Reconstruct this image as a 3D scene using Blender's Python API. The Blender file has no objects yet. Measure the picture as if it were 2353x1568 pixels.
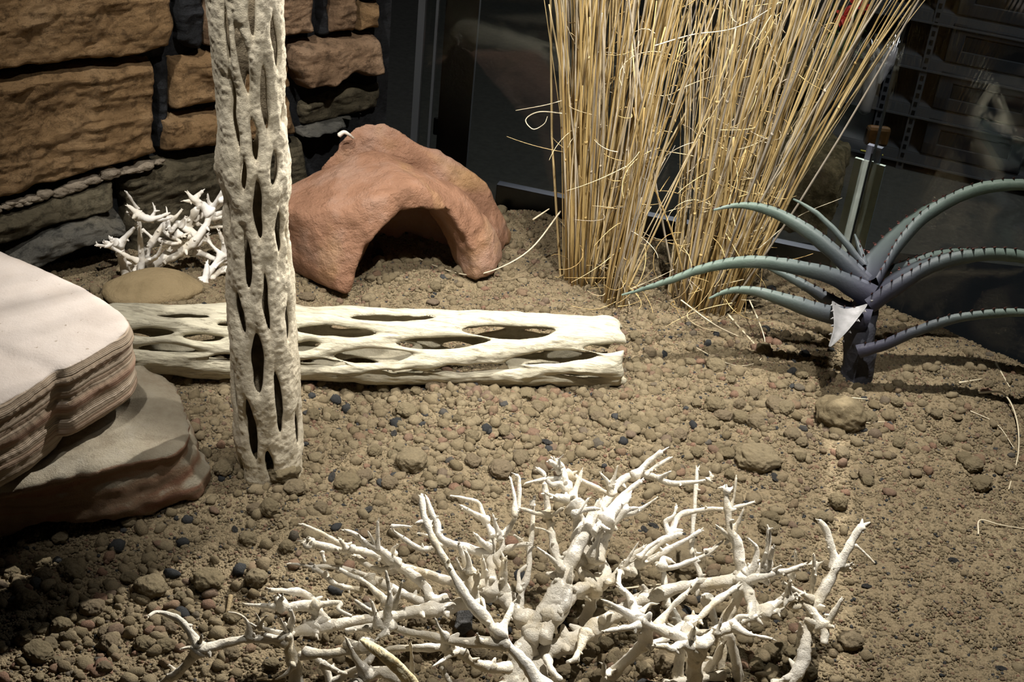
import bpy, math, random
import numpy as np
from math import sin, cos, radians, pi, sqrt, atan2, asin
from mathutils import Matrix, Vector
random.seed(7); RS = np.random.RandomState(11)
sc = bpy.context.scene; COL = sc.collection
# ------------------------------------------------------------------ camera
FPX = 3100.0; TH = radians(30); RO = radians(6.2); H = .65
CF = np.array([0, cos(TH), -sin(TH)]); _r = np.array([1., 0, 0]); _u = np.array([0, sin(TH), cos(TH)])
CR = _r*cos(RO)+_u*sin(RO); CU = -_r*sin(RO)+_u*cos(RO); CC = np.array([0, 0, H])
cd = bpy.data.cameras.new('camera'); cam = bpy.data.objects.new('camera', cd); COL.objects.link(cam)
cd.sensor_width = 36; cd.lens = FPX/2353*36; cd.clip_start = .01; cd.clip_end = 50
cam.matrix_world = Matrix(((CR[0], CU[0], -CF[0], 0), (CR[1], CU[1], -CF[1], 0), (CR[2], CU[2], -CF[2], H), (0, 0, 0, 1)))
sc.camera = cam
# ------------------------------------------------------------------ light and exposure
W = bpy.data.worlds.new('world'); sc.world = W; W.use_nodes = True
W.node_tree.nodes['Background'].inputs[0].default_value = (.55, .62, .8, 1)
W.node_tree.nodes['Background'].inputs[1].default_value = .035
sc.view_settings.view_transform = 'Standard'; sc.view_settings.look = 'None'
sc.view_settings.exposure = .12; sc.view_settings.gamma = 1; sc.view_settings.use_curve_mapping = False
sc.cycles.max_bounces = 7; sc.cycles.diffuse_bounces = 3; sc.cycles.glossy_bounces = 4
sc.cycles.transparent_max_bounces = 16; sc.cycles.caustics_reflective = False; sc.cycles.caustics_refractive = False
sc.cycles.use_denoising = True
def spot(name, loc, to, energy, size, blend, col, r):
    l = bpy.data.lights.new(name, 'SPOT'); o = bpy.data.objects.new(name, l); COL.objects.link(o)
    l.energy = energy; l.spot_size = radians(size); l.spot_blend = blend; l.color = col; l.shadow_soft_size = r
    o.location = loc; d = Vector(to)-Vector(loc); o.rotation_euler = d.to_track_quat('-Z', 'Y').to_euler(); return o
WARM = (1, .96, .885)
spot('lamp_main', (.20, .96, 1.22), (.17, .98, 0), 92, 50, .95, WARM, .011)
spot('lamp_back', (.42, 1.78, 1.20), (.04, .86, 0), 190, 46, .8, WARM, .012)
spot('lamp_front', (.20, .50, 1.28), (-.02, 1.20, .12), 66, 44, 1., WARM, .014)
spot('lamp_left', (-.36, .66, 1.25), (-.20, 1.18, .22), 44, 50, .9, WARM, .014)
spot('neighbour_bank_fill', (.62, 1.9, .45), (.62, 2.35, -.35), 5, 80, .6, WARM, .02)  # added spot, out of view, so the mossy bank and flower show up
def arealight(name, loc, to, energy, sx, sy, col):
    l = bpy.data.lights.new(name, 'AREA'); o = bpy.data.objects.new(name, l); COL.objects.link(o)
    l.shape = 'RECTANGLE'; l.size = sx; l.size_y = sy; l.energy = energy; l.color = col
    o.location = loc; d = Vector(to)-Vector(loc); o.rotation_euler = d.to_track_quat('-Z', 'Y').to_euler(); return o
arealight('room_fill_light', (1.5, 2.4, 1.9), (1.4, 3.2, -.3), 15.0, .5, 1.2, (.85, .92, 1))  # added fill without a visible source, brightens the rack and drawers

# ------------------------------------------------------------------ helpers
def ray(x, y):
    d = CF*FPX+CR*(x-1176.5)-CU*(y-784); return d/np.linalg.norm(d)
def P(x, y, z=0.):                      # the point of height z seen at that spot of the photo
    d = ray(x, y); return CC+d*((z-H)/d[2])
def PD(x, y, w):                        # the point at depth w
    d = CF*FPX+CR*(x-1176.5)-CU*(y-784); return CC+d*(w/FPX)
def PY(x, y, wy):
    d = ray(x, y); return CC+d*(wy/d[1])
def pr(p):
    q = np.asarray(p, float)-CC; w = q@CF; return 1176.5+FPX*(q@CR)/w, 784-FPX*(q@CU)/w, w
def PL(x, y, p0, n):                    # the point on a plane
    d = ray(x, y); return CC+d*(((p0-CC)@n)/(d@n))
def _h(ix, iy, iz, s):
    n = (ix*374761393+iy*668265263+iz*2147483647+s*1274126177) & 0x7fffffff
    n = ((n ^ (n >> 13))*1274126177) & 0x7fffffff
    n = ((n ^ (n >> 15))*668265263) & 0x7fffffff
    return (n & 0xffff)/32767.5-1
def vn(p, f, s=0):                      # value noise -1..1
    q = np.asarray(p, float)*f; i = np.floor(q).astype(np.int64); t = q-i; t = t*t*(3-2*t)
    x, y, z = i[..., 0], i[..., 1], i[..., 2]; a, b, c = t[..., 0], t[..., 1], t[..., 2]
    r = 0
    for dx in (0, 1):
        for dy in (0, 1):
            for dz in (0, 1):
                r = r+_h(x+dx, y+dy, z+dz, s)*(a if dx else 1-a)*(b if dy else 1-b)*(c if dz else 1-c)
    return r
def fbm(p, f, o=4, s=0, g=.5):
    r = 0; a = 1
    for k in range(o): r = r+a*vn(p, f*2.03**k, s+k*17); a *= g
    return r
def mesh(name, V, Fc, smooth=True):
    V = np.ascontiguousarray(V, np.float32); Fc = np.asarray(Fc, np.int32)
    me = bpy.data.meshes.new(name); n, k = Fc.shape
    me.vertices.add(len(V)); me.vertices.foreach_set('co', V.ravel())
    me.loops.add(n*k); me.loops.foreach_set('vertex_index', Fc.ravel())
    me.polygons.add(n); me.polygons.foreach_set('loop_start', np.arange(0, n*k, k, dtype=np.int32))
    me.polygons.foreach_set('loop_total', np.full(n, k, np.int32))
    me.polygons.foreach_set('use_smooth', np.full(n, bool(smooth)))
    me.update(calc_edges=True); me.validate(); return me
def link(name, me, mat=None, parent=None, loc=None):
    o = bpy.data.objects.new(name, me); COL.objects.link(o)
    if mat is not None and me is not None and not me.materials: me.materials.append(mat)
    if parent is not None: o.parent = parent
    if loc is not None: o.location = tuple(loc)
    return o
def wpos(o):
    p = np.zeros(3)
    while o is not None: p = p+np.array(o.location); o = o.parent
    return p
def mk(name, V, Fc, mat, parent=None, origin=None, smooth=True):
    V = np.asarray(V, float)
    if parent is not None: return link(name, mesh(name, V-wpos(parent), Fc, smooth), mat, parent)
    if origin is None:
        origin = np.array([(V[:, 0].min()+V[:, 0].max())/2, (V[:, 1].min()+V[:, 1].max())/2, V[:, 2].min()])
    return link(name, mesh(name, V-np.asarray(origin), Fc, smooth), mat, None, origin)
def tag(o, label=None, cat=None, group=None, kind=None):
    if label: o['label'] = label
    if cat: o['category'] = cat
    if group: o['group'] = group
    if kind: o['kind'] = kind
    return o
def empty(name, loc, label, cat, group=None):
    o = bpy.data.objects.new(name, None); COL.objects.link(o); o.location = tuple(loc); o.empty_display_size = .01
    return tag(o, label, cat, group)
def catmull(pts, n=6):
    pts = np.asarray(pts, float)
    if len(pts) < 3:
        t = np.linspace(0, 1, max(n, 2)+1)[:, None]; return pts[0]*(1-t)+pts[-1]*t
    p = np.vstack([2*pts[0]-pts[1], pts, 2*pts[-1]-pts[-2]]); out = []
    for i in range(1, len(p)-2):
        a, b, c, d = p[i-1:i+3]
        for k in range(n):
            t = k/n; out.append(.5*((2*b)+(c-a)*t+(2*a-5*b+4*c-d)*t*t+(3*b-a-3*c+d)*t**3))
    out.append(pts[-1]); return np.array(out)
def frames(C):
    T = np.gradient(C, axis=0); T /= np.linalg.norm(T, axis=1)[:, None]+1e-12
    u = np.cross(T[0], [.3, .2, 1]); u /= np.linalg.norm(u); U = [u]
    for t in T[1:]:
        u = u-t*(u@t); u /= np.linalg.norm(u)+1e-12; U.append(u)
    U = np.array(U); return T, U, np.cross(T, U)
def tube(C, R, sides=10, rough=0., seed=0, cap=True):
    C = np.asarray(C, float); R = np.asarray(R, float); T, U, B = frames(C)
    if cap:
        C = np.vstack([C[0]-T[0]*R[0]*.5, C, C[-1]+T[-1]*R[-1]*.45]); R = np.concatenate([[R[0]*.35], R, [R[-1]*.5]])
        U = np.vstack([U[:1], U, U[-1:]]); B = np.vstack([B[:1], B, B[-1:]])
    a = np.arange(sides)*2*pi/sides
    V = C[:, None]+R[:, None, None]*(np.cos(a)[None, :, None]*U[:, None]+np.sin(a)[None, :, None]*B[:, None])
    n = len(C); V = V.reshape(-1, 3)
    if rough:
        Rr = np.repeat(R, sides); D = V-np.repeat(C, sides, 0)
        D /= np.linalg.norm(D, axis=1)[:, None]+1e-12
        V = V+D*(Rr*rough*(vn(V, 140, seed)*.7+vn(V, 330, seed+3)*.5))[:, None]
    V = np.vstack([V, C[:1], C[-1:]]); F = []
    i = np.arange(n-1)[:, None]*sides; j = np.arange(sides)[None]; k = (j+1) % sides
    F = np.stack([i+j, i+k, i+sides+k, i+sides+j], -1).reshape(-1, 4)
    m = n*sides; j = np.arange(sides); k = (j+1) % sides
    c0 = np.stack([np.full(sides, m), k, j, np.full(sides, m)], -1); c1 = np.stack([np.full(sides, m+1), (n-1)*sides+j, (n-1)*sides+k, np.full(sides, m+1)], -1)
    return V, F, np.vstack([c0[:, :3], c1[:, :3]])
class MB:
    def __init__(s): s.V = []; s.F = []; s.n = 0
    def add(s, V, *Fs):
        for F in Fs:
            for f in (F.tolist() if hasattr(F, 'tolist') else F): s.F.append([i+s.n for i in f])
        s.V.append(np.asarray(V, float)); s.n += len(V); return s
    def box(s, c, d, M=None):
        c = np.array(c, float); d = np.array(d, float)/2
        v = np.array([[x, y, z] for x in (-1, 1) for y in (-1, 1) for z in (-1, 1)])*d
        if M is not None: v = v@np.asarray(M).T
        return s.add(v+c, [(0, 1, 3, 2), (4, 6, 7, 5), (0, 4, 5, 1), (2, 3, 7, 6), (0, 2, 6, 4), (1, 5, 7, 3)])
    def build(s, name, mat, parent=None, origin=None, smooth=False, bevel=0):
        V = np.vstack(s.V)
        if parent is not None: og = wpos(parent)
        elif origin is not None: og = np.asarray(origin, float)
        else: og = np.array([(V[:, 0].min()+V[:, 0].max())/2, (V[:, 1].min()+V[:, 1].max())/2, V[:, 2].min()])
        me = bpy.data.meshes.new(name); me.from_pydata((V-og).tolist(), [], s.F); me.update()
        if smooth: me.polygons.foreach_set('use_smooth', [True]*len(me.polygons))
        o = link(name, me, mat, parent, None if parent is not None else og)
        if bevel:
            b = o.modifiers.new('bevel', 'BEVEL'); b.width = bevel; b.segments = 2; b.limit_method = 'ANGLE'
        return o
def surfnets(F, org, cell):
    s = F < 0; nx, ny, nz = F.shape; cn = [(a, b, c) for a in (0, 1) for b in (0, 1) for c in (0, 1)]
    def sub(A, c): return A[c[0]:nx-1+c[0], c[1]:ny-1+c[1], c[2]:nz-1+c[2]]
    al = np.ones((nx-1, ny-1, nz-1), bool); an = np.zeros_like(al)
    for c in cn: al &= sub(s, c); an |= sub(s, c)
    m = an & ~al; idx = np.full(m.shape, -1, np.int64); ii = np.argwhere(m); idx[m] = np.arange(len(ii))
    acc = np.zeros((len(ii), 3)); cnt = np.zeros(len(ii))
    for c in cn:
        for ax in range(3):
            if c[ax]: continue
            e = list(c); e[ax] = 1; a = sub(F, c)[m]; b = sub(F, tuple(e))[m]; x = (a < 0) != (b < 0)
            t = np.where(x, a/np.where(x, a-b, 1), 0); p = np.tile(np.array(c, float), (len(ii), 1)); p[:, ax] += t
            acc[x] += p[x]; cnt[x] += 1
    V = (ii+acc/cnt[:, None])*cell+np.array(org); Q = []
    for ax in range(3):
        o1, o2 = (ax+1) % 3, (ax+2) % 3
        sl = [slice(1, -1)]*3; sl[ax] = slice(0, -1); A = F[tuple(sl)]
        sh = [slice(1, -1)]*3; sh[ax] = slice(1, None); B = F[tuple(sh)]
        x = np.argwhere((A < 0) != (B < 0)); sg = (A < 0)[tuple(x.T)]
        base = x.copy(); base[:, o1] += 1; base[:, o2] += 1
        def g(d1, d2):
            b = base.copy(); b[:, o1] -= d1; b[:, o2] -= d2; return idx[tuple(b.T)]
        q = np.stack([g(1, 1), g(0, 1), g(0, 0), g(1, 0)], -1); q[~sg] = q[~sg][:, ::-1]; Q.append(q)
    Q = np.vstack(Q); return V, Q[(Q >= 0).all(1)]
def relax(V, F, n=1):
    for _ in range(n):
        S = np.zeros_like(V); c = np.zeros(len(V))
        for a in range(4):
            b = (a+1) % 4; np.add.at(S, F[:, a], V[F[:, b]]); np.add.at(c, F[:, a], 1)
            np.add.at(S, F[:, b], V[F[:, a]]); np.add.at(c, F[:, b], 1)
        V = .5*V+.5*S/np.maximum(c, 1)[:, None]
    return V
def hullplanes(pts):
    import bmesh
    bm = bmesh.new()
    for p in pts: bm.verts.new(tuple(p))
    bmesh.ops.convex_hull(bm, input=bm.verts); bm.normal_update(); pl = []
    for f in bm.faces: pl.append((np.array(f.normal), np.array(f.verts[0].co)))
    c = np.mean(np.asarray(pts), 0); bm.free()
    return [((n, p) if (c-p)@n < 0 else (-n, p)) for n, p in pl]
def sdhull(G, pl, k):                   # smooth-max of planes
    D = [(G-p)@n/k for n, p in pl]; M = np.maximum.reduce(D); return (M+np.log(sum(np.exp(d-M) for d in D)))*k
def smin(a, b, k):
    h = np.clip(.5+.5*(b-a)/k, 0, 1); return b*(1-h)+a*h-k*h*(1-h)
def vgrid(lo, hi, cell):
    n = [int((hi[i]-lo[i])/cell)+1 for i in range(3)]
    return np.stack(np.meshgrid(*[lo[i]+np.arange(n[i])*cell for i in range(3)], indexing='ij'), -1)
# ------------------------------------------------------------------ materials
class NT:
    def __init__(s, name, rough=.8, spec=.3):
        s.m = bpy.data.materials.new(name); s.m.use_nodes = True; s.t = s.m.node_tree; s.b = s.t.nodes['Principled BSDF']
        s.b.inputs['Roughness'].default_value = rough; s.b.inputs['Specular IOR Level'].default_value = spec
        s.co = s.t.nodes.new('ShaderNodeTexCoord').outputs['Object']
    def nd(s, ty, **kw):
        n = s.t.nodes.new(ty)
        for k, v in kw.items():
            if k in n.inputs.keys() if hasattr(n.inputs, 'keys') else False: n.inputs[k].default_value = v
            else: setattr(n, k, v)
        return n
    def noise(s, scale, detail=4, rough=.55, dist=0, vec=None):
        n = s.nd('ShaderNodeTexNoise'); n.inputs['Scale'].default_value = scale; n.inputs['Detail'].default_value = detail
        n.inputs['Roughness'].default_value = rough; n.inputs['Distortion'].default_value = dist
        s.t.links.new(vec or s.co, n.inputs['Vector']); return n.outputs['Fac']
    def vor(s, scale, feature='F1'):
        n = s.nd('ShaderNodeTexVoronoi'); n.feature = feature; n.inputs['Scale'].default_value = scale
        s.t.links.new(s.co, n.inputs['Vector']); return n.outputs['Distance']
    def map(s, sx, sy, sz, rot=(0, 0, 0)):
        n = s.nd('ShaderNodeMapping'); n.inputs['Scale'].default_value = (sx, sy, sz); n.inputs['Rotation'].default_value = rot
        s.t.links.new(s.co, n.inputs['Vector']); return n.outputs[0]
    def ramp(s, fac, stops, interp='LINEAR'):
        n = s.nd('ShaderNodeValToRGB'); cr = n.color_ramp; cr.interpolation = interp
        while len(cr.elements) < len(stops): cr.elements.new(.5)
        for e, (p, c) in zip(cr.elements, stops): e.position = p; e.color = (*c, 1) if len(c) == 3 else c
        s.t.links.new(fac, n.inputs[0]); return n.outputs[0]
    def mix(s, fac, a, b, mode='MIX'):
        n = s.nd('ShaderNodeMix'); n.data_type = 'RGBA'; n.blend_type = mode
        for i, v in ((0, fac), (6, a), (7, b)):
            if isinstance(v, (int, float)): n.inputs[i].default_value = v
            elif isinstance(v, tuple): n.inputs[i].default_value = (*v, 1)
            else: s.t.links.new(v, n.inputs[i])
        return n.outputs[2]
    def math(s, op, a, b=0.):
        n = s.nd('ShaderNodeMath'); n.operation = op
        for i, v in ((0, a), (1, b)):
            if isinstance(v, (int, float)): n.inputs[i].default_value = v
            else: s.t.links.new(v, n.inputs[i])
        return n.outputs[0]
    def col(s, c):
        if isinstance(c, tuple): s.b.inputs['Base Color'].default_value = (*c, 1)
        else: s.t.links.new(c, s.b.inputs['Base Color'])
        return s
    def bump(s, h, dist, strength=1.):
        n = s.nd('ShaderNodeBump'); n.inputs['Distance'].default_value = dist; n.inputs['Strength'].default_value = strength
        if s.b.inputs['Normal'].links: s.t.links.new(s.b.inputs['Normal'].links[0].from_socket, n.inputs['Normal'])
        s.t.links.new(h, n.inputs['Height']); s.t.links.new(n.outputs[0], s.b.inputs['Normal']); return s
def island(n): return n.nd('ShaderNodeNewGeometry').outputs['Random Per Island']
def objrand(n): return n.nd('ShaderNodeObjectInfo').outputs['Random']
def simple(name, c, rough=.7, spec=.3, bump=None, var=.0):
    n = NT(name, rough, spec)
    if var:
        n.col(n.ramp(n.noise(60), [(.3, tuple(x*(1-var) for x in c)), (.7, tuple(min(1, x*(1+var)) for x in c))]))
    else: n.col(c)
    if bump: n.bump(n.noise(bump[0], 4), bump[1])
    return n.m
M = {}
TAN = [(0, (0.205, 0.160, 0.095)), (.45, (0.293, 0.236, 0.148)), (.80, (0.243, 0.190, 0.118)), (.88, (0.258, 0.152, 0.103)), (.95, (0.175, 0.144, 0.103)), (.965, (0.068, 0.068, 0.068)), (1, (0.038, 0.040, 0.042))]
n = NT('soil', .95, .15)
c1 = n.ramp(n.noise(420, 5, .7), [(.25, (0.144, 0.110, 0.065)), (.5, (0.236, 0.186, 0.114)), (.78, (0.319, 0.258, 0.167))])
c2 = n.mix(n.ramp(n.noise(14, 3), [(.35, (0, 0, 0)), (.65, (1, 1, 1))]), c1, n.mix(1., c1, (.82, .8, .8), 'MULTIPLY'))
n.col(c2); n.bump(n.vor(650), .0012, .8); n.bump(n.noise(900, 3), .0007, .7); M['soil'] = n.m
n = NT('granule', .95, .2)
g = n.ramp(island(n), TAN); n.col(n.mix(1., g, n.ramp(n.noise(500, 3), [(.3, (.75, .75, .75)), (.7, (1.05, 1.05, 1.05))]), 'MULTIPLY'))
n.bump(n.noise(1100, 4, .75), .0011, 1.); M['granule'] = n.m
n = NT('clod', .97, .15)
g = n.ramp(objrand(n), [(0, (0.243, 0.194, 0.118)), (.6, (0.304, 0.247, 0.156)), (1, (0.258, 0.201, 0.133))])
n.col(n.mix(1., g, n.ramp(n.noise(5, 5, .7), [(.3, (.72, .72, .72)), (.7, (1.08, 1.08, 1.06))]), 'MULTIPLY'))
n.bump(n.noise(7, 6, .8), .0022, .9); M['clod'] = n.m
n = NT('charcoal', .45, .5); n.col(n.ramp(n.noise(3), [(.3, (.014, .014, .014)), (.7, (.055, .053, .05))])); n.bump(n.noise(5, 5), .002); M['char'] = n.m
n = NT('cholla_upright', .9, .2)
c = n.ramp(n.noise(30, 4, .6), [(.3, (.68, .60, .45)), (.6, (.78, .70, .55)), (.8, (.72, .63, .49))])
c = n.mix(n.ramp(n.noise(260, 4, .7), [(.33, (.9, .9, .9)), (.42, (0, 0, 0))]), c, (.46, .39, .30))
n.col(c); n.bump(n.noise(260, 6, .75), .0017, .9); M['cholla'] = n.m
n = NT('cholla_log', .9, .2)
st = n.map(.16, 1, 1)
c = n.ramp(n.noise(26, 4, .6), [(.3, (.58, .53, .41)), (.5, (.70, .65, .50)), (.75, (.62, .57, .45))])
c = n.mix(n.ramp(n.noise(300, 5, .7, 0, st), [(.33, (1, 1, 1)), (.48, (0, 0, 0))]), c, (.34, .30, .22))
n.col(c); n.bump(n.noise(330, 6, .75, .4, st), .002, 1.); n.bump(n.noise(80, 3, .5, 0, st), .002, .7); M['cholla_log'] = n.m
n = NT('dark_pith', .9, .2); n.col(n.ramp(n.noise(60, 5, .6), [(.3, (.16, .125, .08)), (.7, (.36, .30, .21))])); n.bump(n.noise(200, 5, .7), .002); M['pith'] = n.m  # darker brown for the inner faces of the upright cholla
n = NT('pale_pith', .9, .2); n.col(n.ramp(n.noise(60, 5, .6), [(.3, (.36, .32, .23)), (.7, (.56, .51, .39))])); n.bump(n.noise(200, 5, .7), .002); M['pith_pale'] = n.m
n = NT('bleached_wood', .75, .25)
c = n.ramp(n.noise(35, 4, .6), [(.30, (.77, .66, .47)), (.46, (.88, .81, .68)), (.72, (.91, .865, .79))])
n.col(c); n.bump(n.noise(190, 6, .75), .0024, 1.); n.bump(n.noise(60, 4), .003, .8); M['white'] = n.m
n = NT('bleached_wood_pure', .75, .25)
n.col(n.ramp(n.noise(35, 4, .6), [(.3, (.74, .66, .52)), (.5, (.84, .80, .74)), (.7, (.88, .86, .84))])); n.bump(n.noise(200, 5, .7), .001, .8); M['white2'] = n.m
n = NT('peeled_fibre', .8, .2)
n.col(n.ramp(n.noise(180, 4, .6, 0, n.map(1, .15, 1)), [(.3, (.62, .47, .24)), (.6, (.85, .76, .52))])); n.bump(n.noise(300, 3, .6, 0, n.map(1, .1, 1)), .0015); M['fibre'] = n.m
n = NT('red_clay', .62, .35)
c = n.ramp(n.noise(16, 5, .6), [(.28, (.185, .092, .052)), (.48, (.315, .165, .100)), (.62, (.37, .225, .16)), (.78, (.35, .20, .095))])
c = n.mix(n.ramp(n.noise(9, 3, .5, .6), [(.52, (0, 0, 0)), (.68, (.75, .75, .75))]), c, (.40, .25, .10))
n.col(c); n.bump(n.noise(110, 6, .75), .003, 1.); n.bump(n.noise(30, 5, .6), .007, .8); M['clay'] = n.m
n = NT('sandstone', .85, .2)
bd = n.math('ADD', n.nd('ShaderNodeSeparateXYZ').outputs[2], 0.)
sep = n.t.nodes[-2]
n.t.links.new(n.co, sep.inputs[0])
zz = n.math('ADD', sep.outputs[2], n.math('MULTIPLY', n.noise(9, 3), .016))
bandz = n.nd('ShaderNodeCombineXYZ'); n.t.links.new(zz, bandz.inputs[2])
mp = n.nd('ShaderNodeMapping'); mp.inputs['Scale'].default_value = (1, 1, 1); n.t.links.new(bandz.outputs[0], mp.inputs[0])
b1 = n.noise(210, 4, .7, 0, mp.outputs[0]); b2 = n.noise(70, 2, .5, 0, mp.outputs[0])
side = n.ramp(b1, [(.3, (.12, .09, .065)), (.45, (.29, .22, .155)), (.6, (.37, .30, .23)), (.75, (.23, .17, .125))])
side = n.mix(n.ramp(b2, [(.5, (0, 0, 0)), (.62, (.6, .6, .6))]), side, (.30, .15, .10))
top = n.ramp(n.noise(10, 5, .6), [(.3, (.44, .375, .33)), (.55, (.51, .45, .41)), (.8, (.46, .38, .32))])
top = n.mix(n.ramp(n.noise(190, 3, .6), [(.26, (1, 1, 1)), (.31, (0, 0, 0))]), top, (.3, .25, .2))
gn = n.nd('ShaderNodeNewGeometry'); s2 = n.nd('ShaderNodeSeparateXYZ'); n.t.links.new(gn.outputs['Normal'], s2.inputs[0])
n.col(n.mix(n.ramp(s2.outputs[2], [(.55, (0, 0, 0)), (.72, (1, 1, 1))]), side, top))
sf = n.math('SUBTRACT', 1., n.ramp(s2.outputs[2], [(.6, (0, 0, 0)), (.8, (1, 1, 1))]))
n.bump(n.math('MULTIPLY', b1, sf), .006, .8); n.bump(n.noise(420, 4, .7), .0006, .7); M['sandstone'] = n.m
n = NT('rough_sandstone', .9, .2)
c = n.ramp(n.noise(30, 6, .65), [(.3, (.34, .28, .20)), (.55, (.47, .41, .31)), (.75, (.54, .49, .40))])
e = n.ramp(n.noise(16, 4, .6, .8, n.map(.5, .5, 3)), [(.3, (.20, .12, .075)), (.5, (.36, .24, .155)), (.62, (.34, .17, .11)), (.75, (.37, .28, .2))])
gn = n.nd('ShaderNodeNewGeometry'); s2 = n.nd('ShaderNodeSeparateXYZ'); n.t.links.new(gn.outputs['Normal'], s2.inputs[0])
n.col(n.mix(n.ramp(s2.outputs[2], [(.35, (0, 0, 0)), (.6, (1, 1, 1))]), e, c)); n.bump(n.noise(130, 7, .8), .005, 1.); M['sandstone2'] = n.m
n = NT('tan_rock', .85, .2); n.col(n.ramp(n.noise(24, 4), [(.3, (.19, .14, .075)), (.45, (.27, .205, .115)), (.7, (.31, .235, .135))])); n.bump(n.noise(90, 6, .7), .003); M['tanrock'] = n.m
n = NT('pale_mortar', .9, .2); n.col(n.ramp(n.noise(90, 5, .7), [(.3, (.18, .145, .105)), (.7, (.37, .31, .24))])); n.bump(n.noise(150, 6, .75), .004, 1.); M['mortar'] = n.m
def rockmat(name, a, b, c, bs=.006):
    n = NT(name, .92, .2); k = n.ramp(n.noise(14, 6, .65), [(.3, a), (.52, b), (.72, c)])
    k = n.mix(n.ramp(n.noise(90, 4, .7), [(.32, (.8, .8, .8)), (.5, (0, 0, 0))]), k, tuple(x*.45 for x in a))
    n.col(k); n.bump(n.noise(75, 8, .8), bs*1.3, 1.); n.bump(n.noise(260, 4, .7), .002, 1.); return n.m
M['st_orange'] = rockmat('brown_stone', (.17, .10, .045), (.33, .205, .10), (.40, .265, .145))
M['st_pink'] = rockmat('pinkish_stone', (.17, .105, .06), (.32, .205, .125), (.38, .26, .17))
M['st_olive'] = rockmat('olive_stone', (.065, .055, .033), (.15, .125, .08), (.21, .18, .12))
M['st_slate'] = rockmat('slate_stone', (.07, .07, .065), (.19, .18, .155), (.29, .26, .20), .01)
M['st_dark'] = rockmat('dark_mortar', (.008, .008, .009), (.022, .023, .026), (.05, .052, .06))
n = NT('straw', .55, .35)
g = n.ramp(island(n), [(0, (.46, .32, .13)), (.3, (.62, .47, .22)), (.6, (.70, .56, .31)), (.8, (.72, .64, .47)), (1, (.42, .37, .31))])
n.col(n.mix(1., g, n.ramp(n.noise(60, 3, .5, 0, n.map(1, 1, .2)), [(.3, (.75, .72, .68)), (.7, (1.1, 1.1, 1.1))]), 'MULTIPLY')); M['straw_mass'] = n.m
n = NT('straw_stalk', .5, .4)
g = n.ramp(objrand(n), [(0, (.46, .32, .13)), (.3, (.62, .46, .20)), (.55, (.69, .54, .28)), (.8, (.68, .60, .46)), (1, (.40, .36, .31))])
n.col(n.mix(1., g, n.ramp(n.noise(40, 3, .5, 0, n.map(1, 1, .2)), [(.3, (.75, .72, .68)), (.7, (1.1, 1.1, 1.1))]), 'MULTIPLY')); M['straw'] = n.m
M['pale_straw'] = simple('pale_straw', (.66, .58, .42), .5, .4)
n = NT('agave_leaf', .55, .35)
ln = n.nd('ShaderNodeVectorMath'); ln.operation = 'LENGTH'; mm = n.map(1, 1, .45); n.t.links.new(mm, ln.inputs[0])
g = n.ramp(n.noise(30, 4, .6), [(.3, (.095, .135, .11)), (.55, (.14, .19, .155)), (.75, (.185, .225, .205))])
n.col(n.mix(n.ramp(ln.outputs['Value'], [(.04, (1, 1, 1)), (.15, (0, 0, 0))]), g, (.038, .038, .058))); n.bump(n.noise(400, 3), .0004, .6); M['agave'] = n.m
n = NT('agave_pale', .6, .3)
n.col(n.ramp(n.noise(70, 4, .6), [(.3, (.15, .15, .15)), (.7, (.24, .235, .24))])); n.bump(n.noise(400, 3), .0006); M['agave_pale'] = n.m
n = NT('agave_stem', .7, .3); n.col(n.ramp(n.noise(40), [(.3, (.025, .025, .033)), (.7, (.05, .052, .065))])); n.bump(n.noise(90), .002); M['agave_stem'] = n.m
M['spine'] = simple('agave_spine', (.09, .035, .03), .5, .4)
M['steel'] = simple('painted_steel', (.13, .13, .135), .5, .5, (200, .0005))
M['hole'] = simple('dark_recess', (.006, .006, .007), .9)
M['bin'] = simple('grey_plastic', (.05, .053, .06), .4, .5)
M['bin_win'] = simple('smoked_plastic', (.012, .013, .016), .15, .5)
M['rail'] = simple('grey_blue_plastic', (.16, .17, .215), .45, .5, (80, .0005))
M['seal'] = simple('silicone_seal', (.035, .038, .042), .3, .5)
M['profile'] = simple('milky_plastic', (.66, .74, .68), .4, .4, (60, .0006), .1)
M['floor'] = simple('floor_tile', (.16, .15, .125), .6, .3, (90, .0006), .15)
M['darkwall'] = simple('dark_wall', (.02, .02, .021), .8, .2, (20, .003))
M['tube'] = simple('grey_tube', (.16, .155, .16), .5, .4)
M['chrome'] = simple('chrome', (.85, .85, .87), .15, .5)
M['chrome'].node_tree.nodes['Principled BSDF'].inputs['Metallic'].default_value = 1
n = NT('moss', .9, .2); n.col(n.ramp(n.noise(45, 6, .7), [(.3, (.05, .045, .02)), (.5, (.20, .15, .07)), (.62, (.34, .25, .13)), (.75, (.10, .12, .04))])); n.bump(n.noise(60, 6, .7), .012); M['moss'] = n.m
M['petal'] = simple('red_petal', (.75, .06, .04), .5, .3); M['green'] = simple('leaf_green', (.06, .12, .035), .5, .3)
M['yellow'] = simple('yellow_tape', (.45, .40, .03), .5)
M['label'] = simple('orange_label', (.10, .05, .015), .5, .3, None, .4)
M['bag'] = simple('clear_bag', (.4, .4, .42), .25, .5)
M['bag'].node_tree.nodes['Principled BSDF'].inputs['Alpha'].default_value = .35
gl = bpy.data.materials.new('window_glass'); gl.use_nodes = True; t = gl.node_tree; t.nodes.clear()
o_ = t.nodes.new('ShaderNodeOutputMaterial'); mx = t.nodes.new('ShaderNodeMixShader'); tr = t.nodes.new('ShaderNodeBsdfTransparent')
gs = t.nodes.new('ShaderNodeBsdfGlossy'); fr = t.nodes.new('ShaderNodeFresnel'); fr.inputs[0].default_value = 1.45; gs.inputs['Roughness'].default_value = .02
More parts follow.
